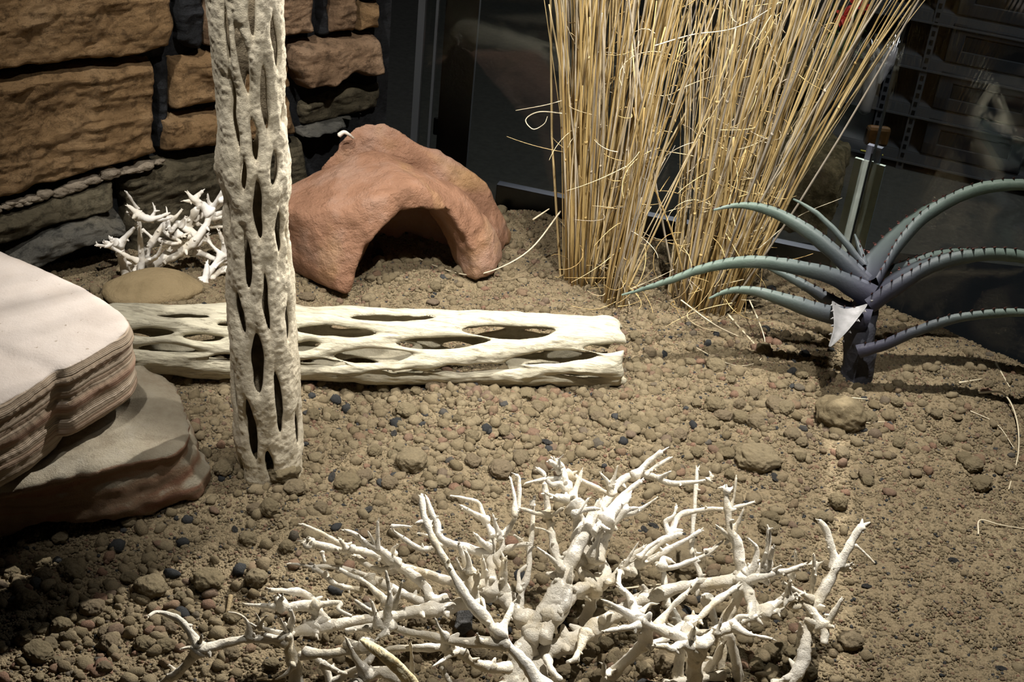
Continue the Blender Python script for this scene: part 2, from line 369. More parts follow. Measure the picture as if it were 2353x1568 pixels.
tr.inputs[0].default_value = (.93, .96, .95, 1)
t.links.new(fr.outputs[0], mx.inputs[0]); t.links.new(tr.outputs[0], mx.inputs[1]); t.links.new(gs.outputs[0], mx.inputs[2]); t.links.new(mx.outputs[0], o_.inputs[0]); M['glass'] = gl
# ------------------------------------------------------------------ tank outline
WD = np.array([.784, .621]); WP = np.array([-.32, 1.306])       # stone wall line
BP = P(1145, 480)[:2]; CBR = P(1925, 645)[:2]; BD = (CBR-BP)/np.linalg.norm(CBR-BP)     # back glass line
RP = CBR; RD = P(2353, 850)[:2]-CBR; RD /= np.linalg.norm(RD)                              # right glass line
def isect(p, d, q, e):
    s = np.linalg.solve(np.array([d, -e]).T, q-p); return p+d*s[0]
CBL = isect(WP, WD, BP, BD)
def inside(x, y):                       # distance to the three walls, positive inside
    a = (x-WP[0])*WD[1]-(y-WP[1])*WD[0]; b = (x-BP[0])*BD[1]-(y-BP[1])*BD[0]; c = (x-RP[0])*RD[1]-(y-RP[1])*RD[0]
    return np.minimum(np.minimum(a, b), c)
BL = [(P(*q)[:2], r, h) for q, r, h in (((1960, 880), .11, .012), ((620, 1120), .07, .006), ((940, 640), .05, .010), ((1090, 940), .07, .009),
      ((1400, 960), .08, .007), ((2200, 860), .10, .010), ((1230, 520), .06, .012), ((700, 1300), .08, .004), ((250, 1330), .09, -.006),
      ((820, 885), .05, -.008), ((1250, 895), .05, -.006), ((500, 870), .05, -.006), ((430, 650), .06, .006), ((1500, 640), .08, .004))]
def hz(x, y):
    x = np.asarray(x, float); y = np.asarray(y, float); p = np.stack([x, y, np.zeros_like(x)], -1)
    z = .0045*vn(p, 9, 5)+.0028*vn(p, 24, 6)+.0012*vn(p, 60, 7)
    for c, r, h in BL: z = z+h*np.exp(-((x-c[0])**2+(y-c[1])**2)/(r*r)*1.6)
    return z
def G(x, y, dz=0.):                     # photo spot to the ground surface
    p = P(x, y, 0)
    for _ in range(4): p = P(x, y, float(hz(p[0], p[1]))+dz)
    return p
# ------------------------------------------------------------------ ground
xs = np.arange(-.62, .66, .0024); ys = np.arange(.40, 1.47, .0024)
X, Y = np.meshgrid(xs, ys, indexing='ij'); h = inside(X, Y)-.002
keep = h > 0; use = np.zeros_like(keep)
cellk = (keep[:-1, :-1] | keep[1:, :-1] | keep[:-1, 1:] | keep[1:, 1:])
for a in (0, 1):
    for b in (0, 1): use[a:a+cellk.shape[0], b:b+cellk.shape[1]] |= cellk
gx, gy = np.gradient(h, .0024); bd = use & ~keep; g2 = gx**2+gy**2+1e-9
X = np.where(bd, X-h*gx/g2, X); Y = np.where(bd, Y-h*gy/g2, Y)
p3 = np.stack([X, Y, X*0], -1)
Z = hz(X, Y)+.0009*vn(p3, 150, 9)+.0007*vn(p3, 260, 10)+.0005*np.abs(vn(p3, 380, 12)); Z = np.where(bd, -.07, Z)
idx = np.full(X.shape, -1); idx[use] = np.arange(use.sum()); V = np.stack([X, Y, Z], -1)[use]
ci = np.argwhere(cellk); q = np.stack([idx[ci[:, 0], ci[:, 1]], idx[ci[:, 0]+1, ci[:, 1]], idx[ci[:, 0]+1, ci[:, 1]+1], idx[ci[:, 0], ci[:, 1]+1]], -1)
gr = mk('ground', V, q, M['soil']); tag(gr, 'sandy tan soil filling the glass tank', 'soil', kind='structure')

# ------------------------------------------------------------------ scattered grains
def ico(sub):
    t = (1+sqrt(5))/2
    v = [(-1, t, 0), (1, t, 0), (-1, -t, 0), (1, -t, 0), (0, -1, t), (0, 1, t), (0, -1, -t), (0, 1, -t), (t, 0, -1), (t, 0, 1), (-t, 0, -1), (-t, 0, 1)]
    f = [(0, 11, 5), (0, 5, 1), (0, 1, 7), (0, 7, 10), (0, 10, 11), (1, 5, 9), (5, 11, 4), (11, 10, 2), (10, 7, 6), (7, 1, 8), (3, 9, 4), (3, 4, 2), (3, 2, 6), (3, 6, 8), (3, 8, 9), (4, 9, 5), (2, 4, 11), (6, 2, 10), (8, 6, 7), (9, 8, 1)]
    v = [np.array(x)/np.linalg.norm(x) for x in v]
    for _ in range(sub):
        nf = []; cache = {}
        def mid(a, b):
            k = (min(a, b), max(a, b))
            if k not in cache: m = v[a]+v[b]; v.append(m/np.linalg.norm(m)); cache[k] = len(v)-1
            return cache[k]
        for a, b, c in f:
            ab, bc, ca = mid(a, b), mid(b, c), mid(c, a); nf += [(a, ab, ca), (b, bc, ab), (c, ca, bc), (ab, bc, ca)]
        f = nf
    return np.array(v), np.array(f)
def inview(x, y, z, m=70):
    w = y*CF[1]+(z-H)*CF[2]; px = 1176.5+FPX*(x*CR[0]+y*CR[1]+(z-H)*CR[2])/w; py = 784-FPX*(x*CU[0]+y*CU[1]+(z-H)*CU[2])/w
    return px, py, (px > -m) & (px < 2353+m) & (py < 1568+m*2)
def blobs(px, py, L):
    r = 0
    for x, y, sx, sy, a in L: r = r+a*np.exp(-((px-x)/sx)**2-((py-y)/sy)**2)
    return r
COARSE = [(1150, 950, 520, 120, 1.3), (1600, 1000, 420, 130, 1.0), (1450, 860, 180, 40, .8), (250, 1400, 330, 190, 1.5), (1350, 1500, 480, 150, 1.6),
          (1700, 1450, 160, 120, 1.2), (650, 1150, 120, 90, .8), (950, 1080, 250, 90, .8), (500, 930, 90, 130, .6), (1000, 640, 200, 50, .6),
          (1650, 790, 250, 60, .7), (2200, 1350, 260, 260, -.9), (2150, 1050, 260, 120, .3), (560, 1240, 130, 60, -.4)]
def scatter(name, n, rlo, rhi, sub, power, pw, sink, seed, label):
    rs = np.random.RandomState(seed); x = rs.uniform(-.62, .66, n*3); y = rs.uniform(.56, 1.46, n*3)
    px, py, ok = inview(x, y, x*0); ok &= inside(x, y) > .003
    d = np.clip(.35+blobs(px, py, COARSE), .05, 2)**power; ok &= rs.rand(n*3) < d/ (d.max() if power else 1)
    x = x[ok][:n]; y = y[ok][:n]; k = len(x)
    r = rlo+(rhi-rlo)*rs.rand(k)**pw; z = hz(x, y)+r*(sink+.35*rs.rand(k))
    v, f = ico(sub); sc3 = r[:, None]*(1+rs.uniform(-.35, .35, (k, 3))); sc3[:, 2] *= .85
    ang = rs.rand(k)*6.283; ca, sa = np.cos(ang), np.sin(ang)
    jit = 1+rs.uniform(-.2, .2, (k, len(v)))
    L = v[None]*jit[..., None]*sc3[:, None]
    VV = np.stack([L[..., 0]*ca[:, None]-L[..., 1]*sa[:, None]+x[:, None], L[..., 0]*sa[:, None]+L[..., 1]*ca[:, None]+y[:, None], L[..., 2]+z[:, None]], -1)
    FF = (f[None]+(np.arange(k)*len(v))[:, None, None]).reshape(-1, 3)
    o = mk(name, VV.reshape(-1, 3), FF, M['granule']); tag(o, label, 'soil', kind='stuff'); return o
scatter('soil_grains', 170000, .0005, .0018, 0, 0, 1.8, .0, 1, 'fine tan, pink and black soil grains spread over the whole tank floor')
scatter('soil_granules', 28000, .0012, .0056, 1, 1.3, 4.6, .1, 2, 'pebbly tan soil granules lying among the fine grains')
# clods one by one
def clodmesh(i, sub=4):
    v, f = ico(sub); v = v*(1+.17*vn(v+i*7, 1.3, i)+.11*vn(v+i*3, 3, i+1)+.055*vn(v, 8, i+2)+.03*vn(v, 17, i+4))[:, None]; v[:, 2] *= .85
    me = mesh('clod_shape', v, f); me.materials.append(M['clod']); return me
CM = [clodmesh(i) for i in range(9)]
def clod(x, y, r, label, group=None, me=None, cat='clod', name='soil_clod', sink=.45, ang=None):
    o = link(name, me or random.choice(CM)); o.location = (x, y, float(hz(x, y))+r*sink)
    o.rotation_euler = (0, 0, random.random()*6.28 if ang is None else ang)
    o.scale = (r*random.uniform(.9, 1.2), r*random.uniform(.85, 1.05), r*random.uniform(.85, 1)); return tag(o, label, cat, group)
KEY = [(1930, 955, 56, 'largest soil clod, half buried in front of the spiky plant stem'), (650, 1085, 38, 'rough soil clod leaning on the foot of the upright perforated wood'),
       (678, 1122, 26, 'round soil clod just below the one touching the upright wood'), (480, 1335, 32, 'broad soil clod in the shade below the lower rock'),
       (345, 1350, 36, 'flat soil clod half in the dark shade near the lower rock'), (588, 1330, 27, 'oval soil clod left of the white twigs, apart from other clods'),
       (2234, 1070, 22, 'smooth round clod near the right glass, upper of two in line'), (2251, 1112, 23, 'smooth round clod near the right glass, lower of two in line'),
       (1735, 1055, 44, 'wide flat clod between the spiky plant shadow and white twigs'), (945, 1060, 36, 'lumpy long clod in the open soil in front of the log'),
       (1150, 1080, 28, 'round clod right behind the tips of the middle white branch'), (797, 1112, 30, 'egg-shaped clod right of the upright wood foot'),
       (1570, 1290, 44, 'big clod showing between white twigs of the middle branch'), (930, 592, 15, 'pale clod lying in the mouth of the red cave')]
for x, y, r, lb in KEY:
    p = G(x, y+r*.35); w = pr(p)[2]; clod(p[0], p[1], r*w/FPX, lb)
NK = [(880, 892, 15), (915, 884, 15), (990, 890, 12), (1035, 890, 10), (955, 900, 13), (1085, 1060, 20), (1640, 930, 24), (1660, 955, 17), (1700, 960, 18), (1735, 970, 20), (620, 1168, 24),
      (515, 1075, 22), (385, 862, 14), (1925, 1152, 24), (1885, 1190, 18), (735, 1170, 20), (1440, 1315, 28), (660, 1258, 17), (1820, 1000, 18), (2060, 925, 14), (1700, 930, 14), (1465, 845, 15),
      (1500, 850, 12), (1240, 1080, 18), (1770, 1190, 20), (1560, 1000, 17), (1470, 980, 15), (1370, 950, 17), (560, 1300, 16), (300, 1330, 20), (210, 1400, 26), (140, 1440, 26), (250, 1480, 24), (90, 1500, 30),
      (330, 1480, 22), (400, 1420, 18), (60, 1380, 26), (170, 1320, 24), (1820, 1500, 20), (1770, 1500, 24), (1650, 1500, 22), (1530, 1520, 30), (1480, 1540, 20), (1730, 1440, 16), (1850, 1530, 20), (1060, 1400, 18),
      (1110, 1405, 16), (960, 1430, 20), (905, 1390, 20), (1390, 1480, 18), (1350, 1510, 18), (1420, 1510, 16), (1900, 1300, 14), (1115, 470, 16), (1150, 485, 14), (1240, 500, 14), (1000, 660, 14), (870, 600, 14), (850, 640, 12)]
rs = np.random.RandomState(5)
cnt = 0
while cnt < 215:
    x, y = rs.uniform(20, 2330), rs.uniform(480, 1560); d = .12+float(blobs(x, y, COARSE))
    if rs.rand() > d/1.7: continue
    if y < 1568-1568*.0 and (y < 520+abs(x-1100)*.1): continue
    NK.append((x, y, rs.uniform(9, 17)*(.65+.5*y/1568)*(1.1 if rs.rand() < .85 else 1.4))); cnt += 1
for x, y, r in NK:
    p = G(x, y+r*.35)
    if inside(p[0], p[1]) < .012: continue
    w = pr(p)[2]; clod(p[0], p[1], r*w/FPX, 'small rounded tan soil clod lying loose on the tank floor', 'small rounded soil clods')
v, f = ico(1); rs = np.random.RandomState(8)
CH = []
for i in range(4):
    vv = v*(1+rs.uniform(-.3, .25, (len(v), 1)))*np.array([1.5, .8, .5]); me = mesh('chip', vv, f, False); me.materials.append(M['char']); CH.append(me)
for x, y, r, lb in [(1065, 1435, 30, 'largest black charcoal chip, under the middle white branch'), (712, 950, 11, None), (762, 1100, 10, None), (1033, 960, 9, None), (1255, 1020, 10, None), (1350, 1195, 10, None), (1780, 1100, 10, None),
      (905, 1000, 9, None), (1350, 1360, 11, None), (1120, 1380, 14, None), (1700, 1305, 12, None), (1480, 1220, 9, None), (840, 1180, 13, None), (2040, 990, 7, None), (1300, 1400, 14, None), (1290, 1410, 12, None),
      (580, 1130, 10, None), (1160, 990, 8, None), (1460, 850, 9, None), (2300, 1540, 9, None), (2190, 1290, 8, None), (1500, 1210, 8, None), (1900, 1180, 8, None), (540, 1220, 9, None), (1990, 1350, 8, None)]:
    p = G(x, y); clod(p[0], p[1], r*pr(p)[2]/FPX, lb or 'small black charcoal chip on the soil', None if lb else 'small charcoal chips', random.choice(CH), 'charcoal', 'charcoal_chip', .5)

# ------------------------------------------------------------------ stone wall
WN3 = np.array([WD[1], -WD[0], 0]); WD3 = np.array([*WD, 0]); W0 = np.array([*WP, 0])
def sdpoly(px, py, poly):               # signed distance, positive inside
    d = np.full(px.shape, 1e9); ins = np.zeros(px.shape, bool); n = len(poly)
    for i in range(n):
        (x1, y1), (x2, y2) = poly[i], poly[(i+1) % n]; ex, ey = x2-x1, y2-y1
        t = np.clip(((px-x1)*ex+(py-y1)*ey)/(ex*ex+ey*ey+1e-15), 0, 1); d = np.minimum(d, (px-x1-ex*t)**2+(py-y1-ey*t)**2)
        c = (y1 > py) != (y2 > py); xi = x1+(py-y1)*ex/(ey if abs(ey) > 1e-12 else 1e-12); ins ^= c & (px < xi)
    return np.where(ins, 1, -1)*np.sqrt(d)
def masked(h, du, dv):
    keep = h > 0; ck = keep[:-1, :-1] | keep[1:, :-1] | keep[:-1, 1:] | keep[1:, 1:]; use = np.zeros_like(keep)
    for a in (0, 1):
        for b in (0, 1): use[a:a+ck.shape[0], b:b+ck.shape[1]] |= ck
    gu, gv = np.gradient(h, du, dv); g2 = np.maximum(gu**2+gv**2, .25); bd = use & ~keep
    return use, bd, ck, -h*gu/g2, -h*gv/g2
wall = empty('wall_left', (*WP, 0), 'rugged stone block wall at the back left of the tank', 'wall'); del wall['category']
wall['kind'] = 'structure'
b = MB(); L0 = np.linalg.norm(CBL-WP)
Mw = np.array([[WD[0], -WD[1], 0], [WD[1], WD[0], 0], [0, 0, 1]])
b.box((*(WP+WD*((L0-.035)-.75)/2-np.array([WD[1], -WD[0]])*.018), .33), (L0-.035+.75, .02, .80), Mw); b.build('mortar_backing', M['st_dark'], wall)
def stone(poly, prot, mat, seed, tilt=0.):
    off = prot; uv = []
    for (x, y) in poly:
        q = PL(x, y, W0+WN3*off*.6, WN3)-W0; uv.append((q@WD3, q[2]))
    uv = np.array(uv); lo = uv.min(0)-.004; hi = uv.max(0)+.004; s = .0022
    u = np.arange(lo[0], hi[0], s); v_ = np.arange(lo[1], hi[1], s); U_, V_ = np.meshgrid(u, v_, indexing='ij')
    h = sdpoly(U_, V_, [tuple(a) for a in uv]); q3 = np.stack([U_, V_, U_*0+seed], -1)
    h = h+.0022*fbm(q3, 60, 3, seed)-.0015
    use, bd, ck, mu, mv = masked(h, s, s); U_ = np.where(bd, U_+np.clip(mu, -s, s), U_); V_ = np.where(bd, V_+np.clip(mv, -s, s), V_); h = np.where(bd, 0, h)
    e = np.clip(h/.009, 0, 1); pf = np.sqrt(1-(1-e)**2)
    ridg = 1-np.abs(vn(np.stack([U_*.45+V_*.3, V_*1.3, U_*0+seed], -1), 34, seed+2))
    D = pf*(off+.0035*fbm(q3, 22, 5, seed+1, .6)+.0055*(ridg-.5)+.0030*(np.abs(fbm(q3*np.array([.6, 1.5, 1]), 70, 3, seed+4))-.4)+tilt*(V_-V_.mean()))-.012*(1-pf)
    idx = np.full(U_.shape, -1); idx[use] = np.arange(use.sum())
    Pt = W0+U_[..., None]*WD3+V_[..., None]*np.array([0, 0, 1])+D[..., None]*WN3
    ci = np.argwhere(ck); q = np.stack([idx[ci[:, 0], ci[:, 1]], idx[ci[:, 0]+1, ci[:, 1]], idx[ci[:, 0]+1, ci[:, 1]+1], idx[ci[:, 0], ci[:, 1]+1]], -1)
    return mk('stone_block', Pt[use], q, mat, wall)
O, PK, OL, SL = M['st_orange'], M['st_pink'], M['st_olive'], M['st_slate']
stone([(-120, -100), (398, -100), (405, 60), (392, 112), (330, 132), (230, 142), (100, 157), (-120, 180)], .020, O, 1)
stone([(462, -100), (724, -100), (731, 84), (668, 93), (510, 110), (475, 112), (468, 60)], .018, PK, 2)
stone([(757, -100), (830, -100), (823, 78), (757, 84)], .016, PK, 3)
stone([(834, 6), (884, 9), (880, 73), (825, 77)], .016, O, 4); stone([(834, -100), (884, -100), (884, 2), (834, 0)], .012, O, 14)
stone([(668, 104), (823, 84), (878, 80), (888, 172), (855, 188), (810, 177), (757, 206), (700, 214), (672, 165)], .024, PK, 5)
stone([(690, 238), (757, 218), (810, 192), (855, 202), (880, 192), (877, 256), (780, 282), (694, 298)], .004, OL, 6)
stone([(694, 305), (780, 286), (872, 260), (874, 272), (780, 305), (692, 330)], .026, SL, 7)
stone([(-120, 196), (0, 178), (100, 164), (240, 148), (365, 134), (358, 240), (362, 352), (250, 385), (120, 425), (-120, 500)], .022, O, 8)
stone([(392, 138), (500, 120), (664, 104), (668, 150), (676, 205), (515, 242), (393, 260)], .016, O, 9)
stone([(368, 272), (515, 252), (676, 222), (684, 312), (520, 335), (372, 354)], .018, O, 10)
stone([(-120, 512), (0, 487), (130, 445), (266, 402), (270, 480), (130, 522), (-120, 610)], .030, OL, 11)
stone([(277, 402), (372, 366), (515, 340), (700, 322), (716, 420), (700, 540), (520, 590), (300, 600), (285, 520)], .016, OL, 12)
stone([(-80, 632), (60, 562), (110, 522), (220, 487), (292, 502), (288, 535), (190, 566), (100, 605), (-60, 672)], .048, SL, 13)
# dark clefts of shaggy mortar between the blocks
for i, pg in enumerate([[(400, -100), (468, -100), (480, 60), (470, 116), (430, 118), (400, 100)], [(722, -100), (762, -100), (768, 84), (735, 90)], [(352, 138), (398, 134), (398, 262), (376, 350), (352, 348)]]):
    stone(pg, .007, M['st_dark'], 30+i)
rs = np.random.RandomState(3)
pb = MB(); v, f = ico(2)
for k in range(40):
    if rs.rand() < .15: continue
    x = -20+k*10+rs.uniform(-4, 4); y = np.interp(x, [-20, 0, 130, 240, 262, 300, 390], [478, 470, 434, 396, 388, 384, 356])+rs.uniform(-3, 5); r = rs.uniform(8, 19)*(1.2 if x > 180 and x < 260 else 1)
    c = PL(x, y+6, W0+WN3*.018, WN3); s = r*pr(c)[2]/FPX
    vv = v*(1+.3*vn(v+x, 1.6, int(x)+60)+.12*vn(v, 4, k))[:, None]*s*np.array([rs.uniform(1., 1.5), .9, rs.uniform(.45, .75)]); pb.add(vv@Mw.T+c, f)
pb.build('mortar_lumps', M['mortar'], wall, smooth=True)

# ------------------------------------------------------------------ glass, rails, corner
def pane(name, a, b_, z0, z1, th, parent, mat):
    d = b_-a; L = np.linalg.norm(d); d = d/L; Mx = np.array([[d[0], -d[1], 0], [d[1], d[0], 0], [0, 0, 1]]); m = MB()
    c = (a+b_)/2; m.box((c[0], c[1], (z0+z1)/2), (L, th, z1-z0), Mx); return m.build(name, mat, parent)
w1 = empty('window_1', (*BP, 0), 'clear back glass of the tank', 'glass'); w2 = empty('window_2', (*RP, 0), 'clear right glass of the tank', 'glass')
for w in (w1, w2): del w['category']; w['kind'] = 'structure'
nb = np.array([-BD[1], BD[0]]); nr = np.array([-RD[1], RD[0]])
pane('glass_pane', CBL+nb*.004, CBR+nb*.004-BD*.004, -.07, .72, .006, w1, M['glass'])
RE = CBR+RD*.62
pane('glass_pane', CBR+nr*.004+RD*.004, RE+nr*.004, -.07, .72, .006, w2, M['glass'])
pane('frame_rail', CBL+BD*.10+nb*.014, CBR-BD*.012+nb*.014, -.07, .026, .012, w1, M['rail'])
pane('frame_lip', CBL+BD*.10+nb*.026, CBR-BD*.012+nb*.026, -.07, .008, .012, w1, M['rail'])
pane('seal_strip', CBL-BD*.004-nb*.001, CBL+BD*.004-nb*.001, -.02, .72, .006, w1, M['seal'])
pane('seal_strip', CBL+BD*.016-nb*.001, CBL+BD*.019-nb*.001, -.02, .72, .003, w1, M['seal'])
pane('corner_board', CBL+BD*.022+nb*.016, CBL+BD*.060+nb*.016, -.02, .30, .006, w1, M['steel'])
# corner profile and the grey tube above it
cp = empty('corner_profile', (*CBR, 0), 'pale milky plastic corner strip with a dark centre slot, between the two panes', 'corner strip')
ztop = .0
for k in range(60):
    if pr((CBR[0], CBR[1], k*.004))[1] > 378: ztop = k*.004
dd = (BD+RD); dd /= np.linalg.norm(dd); nn = np.array([-dd[1], dd[0]]); A = CBR+nn*.016
pane('left_flange', A-dd*.0165, A-dd*.0015, -.07, ztop, .004, cp, M['profile']); pane('right_flange', A+dd*.0015, A+dd*.0165, -.07, ztop, .004, cp, M['profile'])
pane('centre_slot', A-dd*.0016+nn*.003, A+dd*.0016+nn*.003, -.07, ztop+.008, .003, cp, M['hole'])
pane('upper_sleeve', A-dd*.008+nn*.006, A+dd*.008+nn*.006, ztop-.012, ztop+.016, .007, cp, M['rail'])
# ------------------------------------------------------------------ cholla wood
class Cholla:
    def __init__(s, a0, a1, rad, holes, seed, back=.085, bul=.0016):
        s.bul = bul
        s.a0, s.a1 = np.array(a0), np.array(a1); s.L = np.linalg.norm(s.a1-s.a0); s.T = (s.a1-s.a0)/s.L
        mid = (s.a0+s.a1)/2; view = CC-mid; view = view-s.T*(view@s.T); s.e1 = view/np.linalg.norm(view); s.e2 = np.cross(s.T, s.e1)
        s.rad = rad; s.seed = seed
        # sample the axis in the photo
        ts = np.linspace(-.1, 1.1, 400); s.ts = ts*s.L; s.ax = np.array([pr(s.a0+s.T*t) for t in s.ts])
        d = pr(mid+s.e2*.01); c = pr(mid); s.sg = np.array([d[0]-c[0], d[1]-c[1]]); s.sg /= np.linalg.norm(s.sg)
        s.H = []
        for hx, hy, hl, hw, tl in holes:
            k = np.argmin((s.ax[:, 0]-hx)**2+(s.ax[:, 1]-hy)**2); t = s.ts[k]; sc_ = s.ax[k, 2]/FPX
            off = ((hx-s.ax[k, 0])*s.sg[0]+(hy-s.ax[k, 1])*s.sg[1])*sc_; R = s.R(t); th = asin(max(-.96, min(.96, off/R)))
            s.H.append((t, th, hl*sc_/2, hw*sc_/2/max(cos(th), .4), radians(tl)))
        if back:
            rs = np.random.RandomState(seed); R = s.R(s.L/2); row = 0
            for th in np.arange(1.95, 4.4, .62):
                row += 1
                for t in np.arange((row % 2)*.04-.02, s.L+.03, back): s.H.append((t+rs.uniform(-.006, .006), th, rs.uniform(.016, .026), rs.uniform(.0032, .005), rs.uniform(-.1, .1)))
    def R(s, t): return float(np.interp(t/s.L, s.rad[0], s.rad[1]))
    def build(s, name, mat, parent, rag=(.004, .004), th=.0026):
        NU = 230; dt = .0011; Rm = s.R(s.L/2); du = 2*pi*Rm/NU; pad = 8
        u = np.arange(-pad, NU+pad+1)*du; t = np.arange(-.006, s.L+.006, dt); U, T = np.meshgrid(u, t, indexing='ij')
        ang = U/Rm; circ = np.stack([np.cos(ang)*Rm, np.sin(ang)*Rm, T], -1)
        h = np.full(U.shape, .02); wob = .0016*vn(circ, 70, s.seed); 
        for (t0, u0, a, b_, tl) in s.H:
            x = T-t0; y = (U-u0*Rm+pi*Rm) % (2*pi*Rm)-pi*Rm; X = x*cos(tl)+y*sin(tl); Y = -x*sin(tl)+y*cos(tl)+wob*.8
            Y = Y-b_*.25*np.sin(X/a*1.5+t0*90)
            q = np.sqrt((X/a)**2+1e-9)**1.8+(np.abs(Y)/b_)**1.6
            h = np.minimum(h, (np.maximum(q, 0)**.6-1)*b_)
        e0 = T-rag[0]*.5-rag[0]*vn(circ*np.array([1, 1, 0]), 60, s.seed+3); e1 = s.L-T-rag[1]*.5-rag[1]*vn(circ*np.array([1, 1, 0]), 60, s.seed+4)
        h = np.minimum(h, np.minimum(e0, e1))
        core = slice(pad, pad+NU+1); use, bd, ck, mu, mv = masked(h, du, dt)
        U = np.where(bd, U+np.clip(mu, -du*1.3, du*1.3), U); T = np.where(bd, T+np.clip(mv, -dt*1.3, dt*1.3), T); h = np.where(bd, 0, h)
        U, T, h, use, bd = (q[core] for q in (U, T, h, use, bd)); ck = ck[pad:pad+NU]
        U[-1], T[-1], h[-1], use[-1], bd[-1] = U[0]+2*pi*Rm, T[0], h[0], use[0], bd[0]
        e = np.clip(h/th, 0, 1); ht = th*.8*np.sqrt(1-(1-e)**2); ang = U/Rm
        Rt = np.interp(T/s.L, s.rad[0], s.rad[1]); bul = s.bul*np.clip(h/.007, 0, 1)**.8
        C0 = np.stack([np.cos(ang)*Rm, np.sin(ang)*Rm, T], -1)
        Rc = Rt-.0037+bul+.0016*vn(C0, 38, s.seed+7)+.0009*vn(C0, 110, s.seed+8)
        tex = .0005*fbm(C0*np.array([1, 1, s.grain]), 330, 3, s.seed+9)*np.clip(h/.001, 0, 1)
        def pos(R): return s.a0+s.T*T[..., None]+R[..., None]*(np.cos(ang)[..., None]*s.e1+np.sin(ang)[..., None]*s.e2)
        Vo = pos(Rc+ht+tex)[:-1]; Vi = pos(Rc-ht)[:-1]; us = use[:-1]; b2 = bd[:-1]
        io = np.full(us.shape, -1); io[us] = np.arange(us.sum()); ii = io.copy(); inn = us & ~b2; ii[inn] = us.sum()+np.arange(inn.sum())
        V = np.vstack([Vo[us], Vi[inn]]); ci = np.argwhere(ck); a, b_ = ci[:, 0], ci[:, 1]; a1 = (a+1) % NU
        q1 = np.stack([io[a, b_], io[a1, b_], io[a1, b_+1], io[a, b_+1]], -1); q2 = np.stack([ii[a, b_], ii[a, b_+1], ii[a1, b_+1], ii[a1, b_]], -1)
        q2 = q2[~((q1 == q2[:, [0, 3, 2, 1]]).all(1))]
        q = np.vstack([q1, q2]); q = q[(q >= 0).all(1)]
        o = mk(name, V, q, mat, parent, s.a0 if parent is None else None)
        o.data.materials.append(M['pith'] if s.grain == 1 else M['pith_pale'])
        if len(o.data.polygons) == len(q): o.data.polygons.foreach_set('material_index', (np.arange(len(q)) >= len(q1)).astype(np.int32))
        return o
    grain = 1.
up0 = P(622, 1092, 0); LX = -.047; hh = .3
while pr(up0+hh*np.array([LX, 0.0, 1]))[1] > -90: hh += .002
up1 = up0+hh*np.array([LX, 0., 1]); upa = up0-.018*np.array([LX, 0, 1])
edges = [(-90, 484, 657), (0, 487, 661), (100, 498, 664), (200, 512, 668), (300, 518, 673), (345, 514, 681), (380, 511, 685), (420, 519, 683), (460, 524, 676), (520, 527, 676), (600, 526, 677), (700, 521, 680), (800, 523, 685), (900, 527, 691), (1000, 540, 696), (1080, 553, 700), (1150, 556, 702)]
T_ = []; R_ = []; Lu = np.linalg.norm(up1-upa)
for k in range(0, 101):
    q = upa+(up1-upa)*k/100; x, y, w = pr(q); lo, hi = np.interp(y, [e[0] for e in edges], [e[1] for e in edges]), np.interp(y, [e[0] for e in edges], [e[2] for e in edges])
    T_.append(k/100); R_.append((hi-lo)/2*w/FPX)
UPH = [(580, 5, 118, 17, 3), (553, 118, 160, 24, -6), (635, 80, 124, 15, -6), (611, 204, 152, 19, -3), (582, 298, 100, 19, -2), (554, 379, 70, 13, 0), (632, 360, 80, 20, 4), (593, 452, 146, 24, 0),
       (565, 576, 132, 18, -3), (645, 512, 100, 17, 5), (537, 240, 170, 9, -3), (662, 252, 40, 8, 0), (612, 662, 142, 14, -1), (546, 694, 100, 17, -8), (664, 716, 92, 12, 5), (588, 801, 154, 29, -3), (640, 892, 164, 17, 0),
       (571, 956, 164, 22, -7), (618, 1030, 70, 19, 0), (529, 865, 150, 12, -3), (688, 965, 90, 9, -3), (522, 470, 90, 8, 0), (640, 1130, 60, 14, 0), (676, 560, 80, 8, 0), (520, 60, 120, 9, 0), (545, 1060, 70, 10, 0)]
cu = Cholla(upa, up1, (T_, R_), [(x, y, l*1.02, w*.98, t) for x, y, l, w, t in UPH], 4, .3, .0016)
co = cu.build('cholla_skeleton', M['cholla'], None, (.004, .004))
tag(co, 'upright cream cactus skeleton with lens-shaped holes, planted in the soil', 'cactus wood')
# the log on the ground
lg = []
RLG = .0245
for px, py in ((250, 855), (1428, 884)):
    p = G(px, py); lg.append(p)
l0 = P(238, 776, RLG+.004); l1 = P(1432, 810, RLG+.004)
edges = [(230, 700, 848), (300, 701, 850), (420, 699, 856), (520, 695, 860), (700, 700, 866), (930, 693, 860), (1060, 700, 866), (1180, 708, 872), (1330, 720, 878), (1400, 730, 880), (1440, 738, 880)]
T_ = []; R_ = []
for k in range(101):
    q = l0+(l1-l0)*k/100; x, y, w = pr(q); a, b_ = [np.interp(x, [e[0] for e in edges], [e[j] for e in edges]) for j in (1, 2)]
    T_.append(k/100); R_.append((b_-a)/2*w/FPX*.99)
LGH = [(354, 764, 105, 22, 0), (426, 722, 118, 13, 0), (475, 774, 92, 16, 0), (395, 805, 132, 18, 0), (560, 740, 110, 16, 0), (620, 790, 110, 18, 0), (540, 830, 110, 16, 0), (770, 760, 182, 24, 0), (902, 724, 192, 21, 0), (1162, 754, 216, 30, 5), (1014, 783, 212, 27, 4),
       (855, 818, 176, 32, 2), (702, 795, 70, 20, 6), (1258, 826, 216, 29, 5), (1385, 797, 120, 20, 3), (1090, 850, 218, 17, 3), (735, 838, 120, 14, 0), (1270, 725, 90, 7, 3), (700, 704, 90, 8, 0), (1010, 702, 60, 5, 0), (930, 858, 120, 10, 0), (1330, 868, 110, 10, 0)]
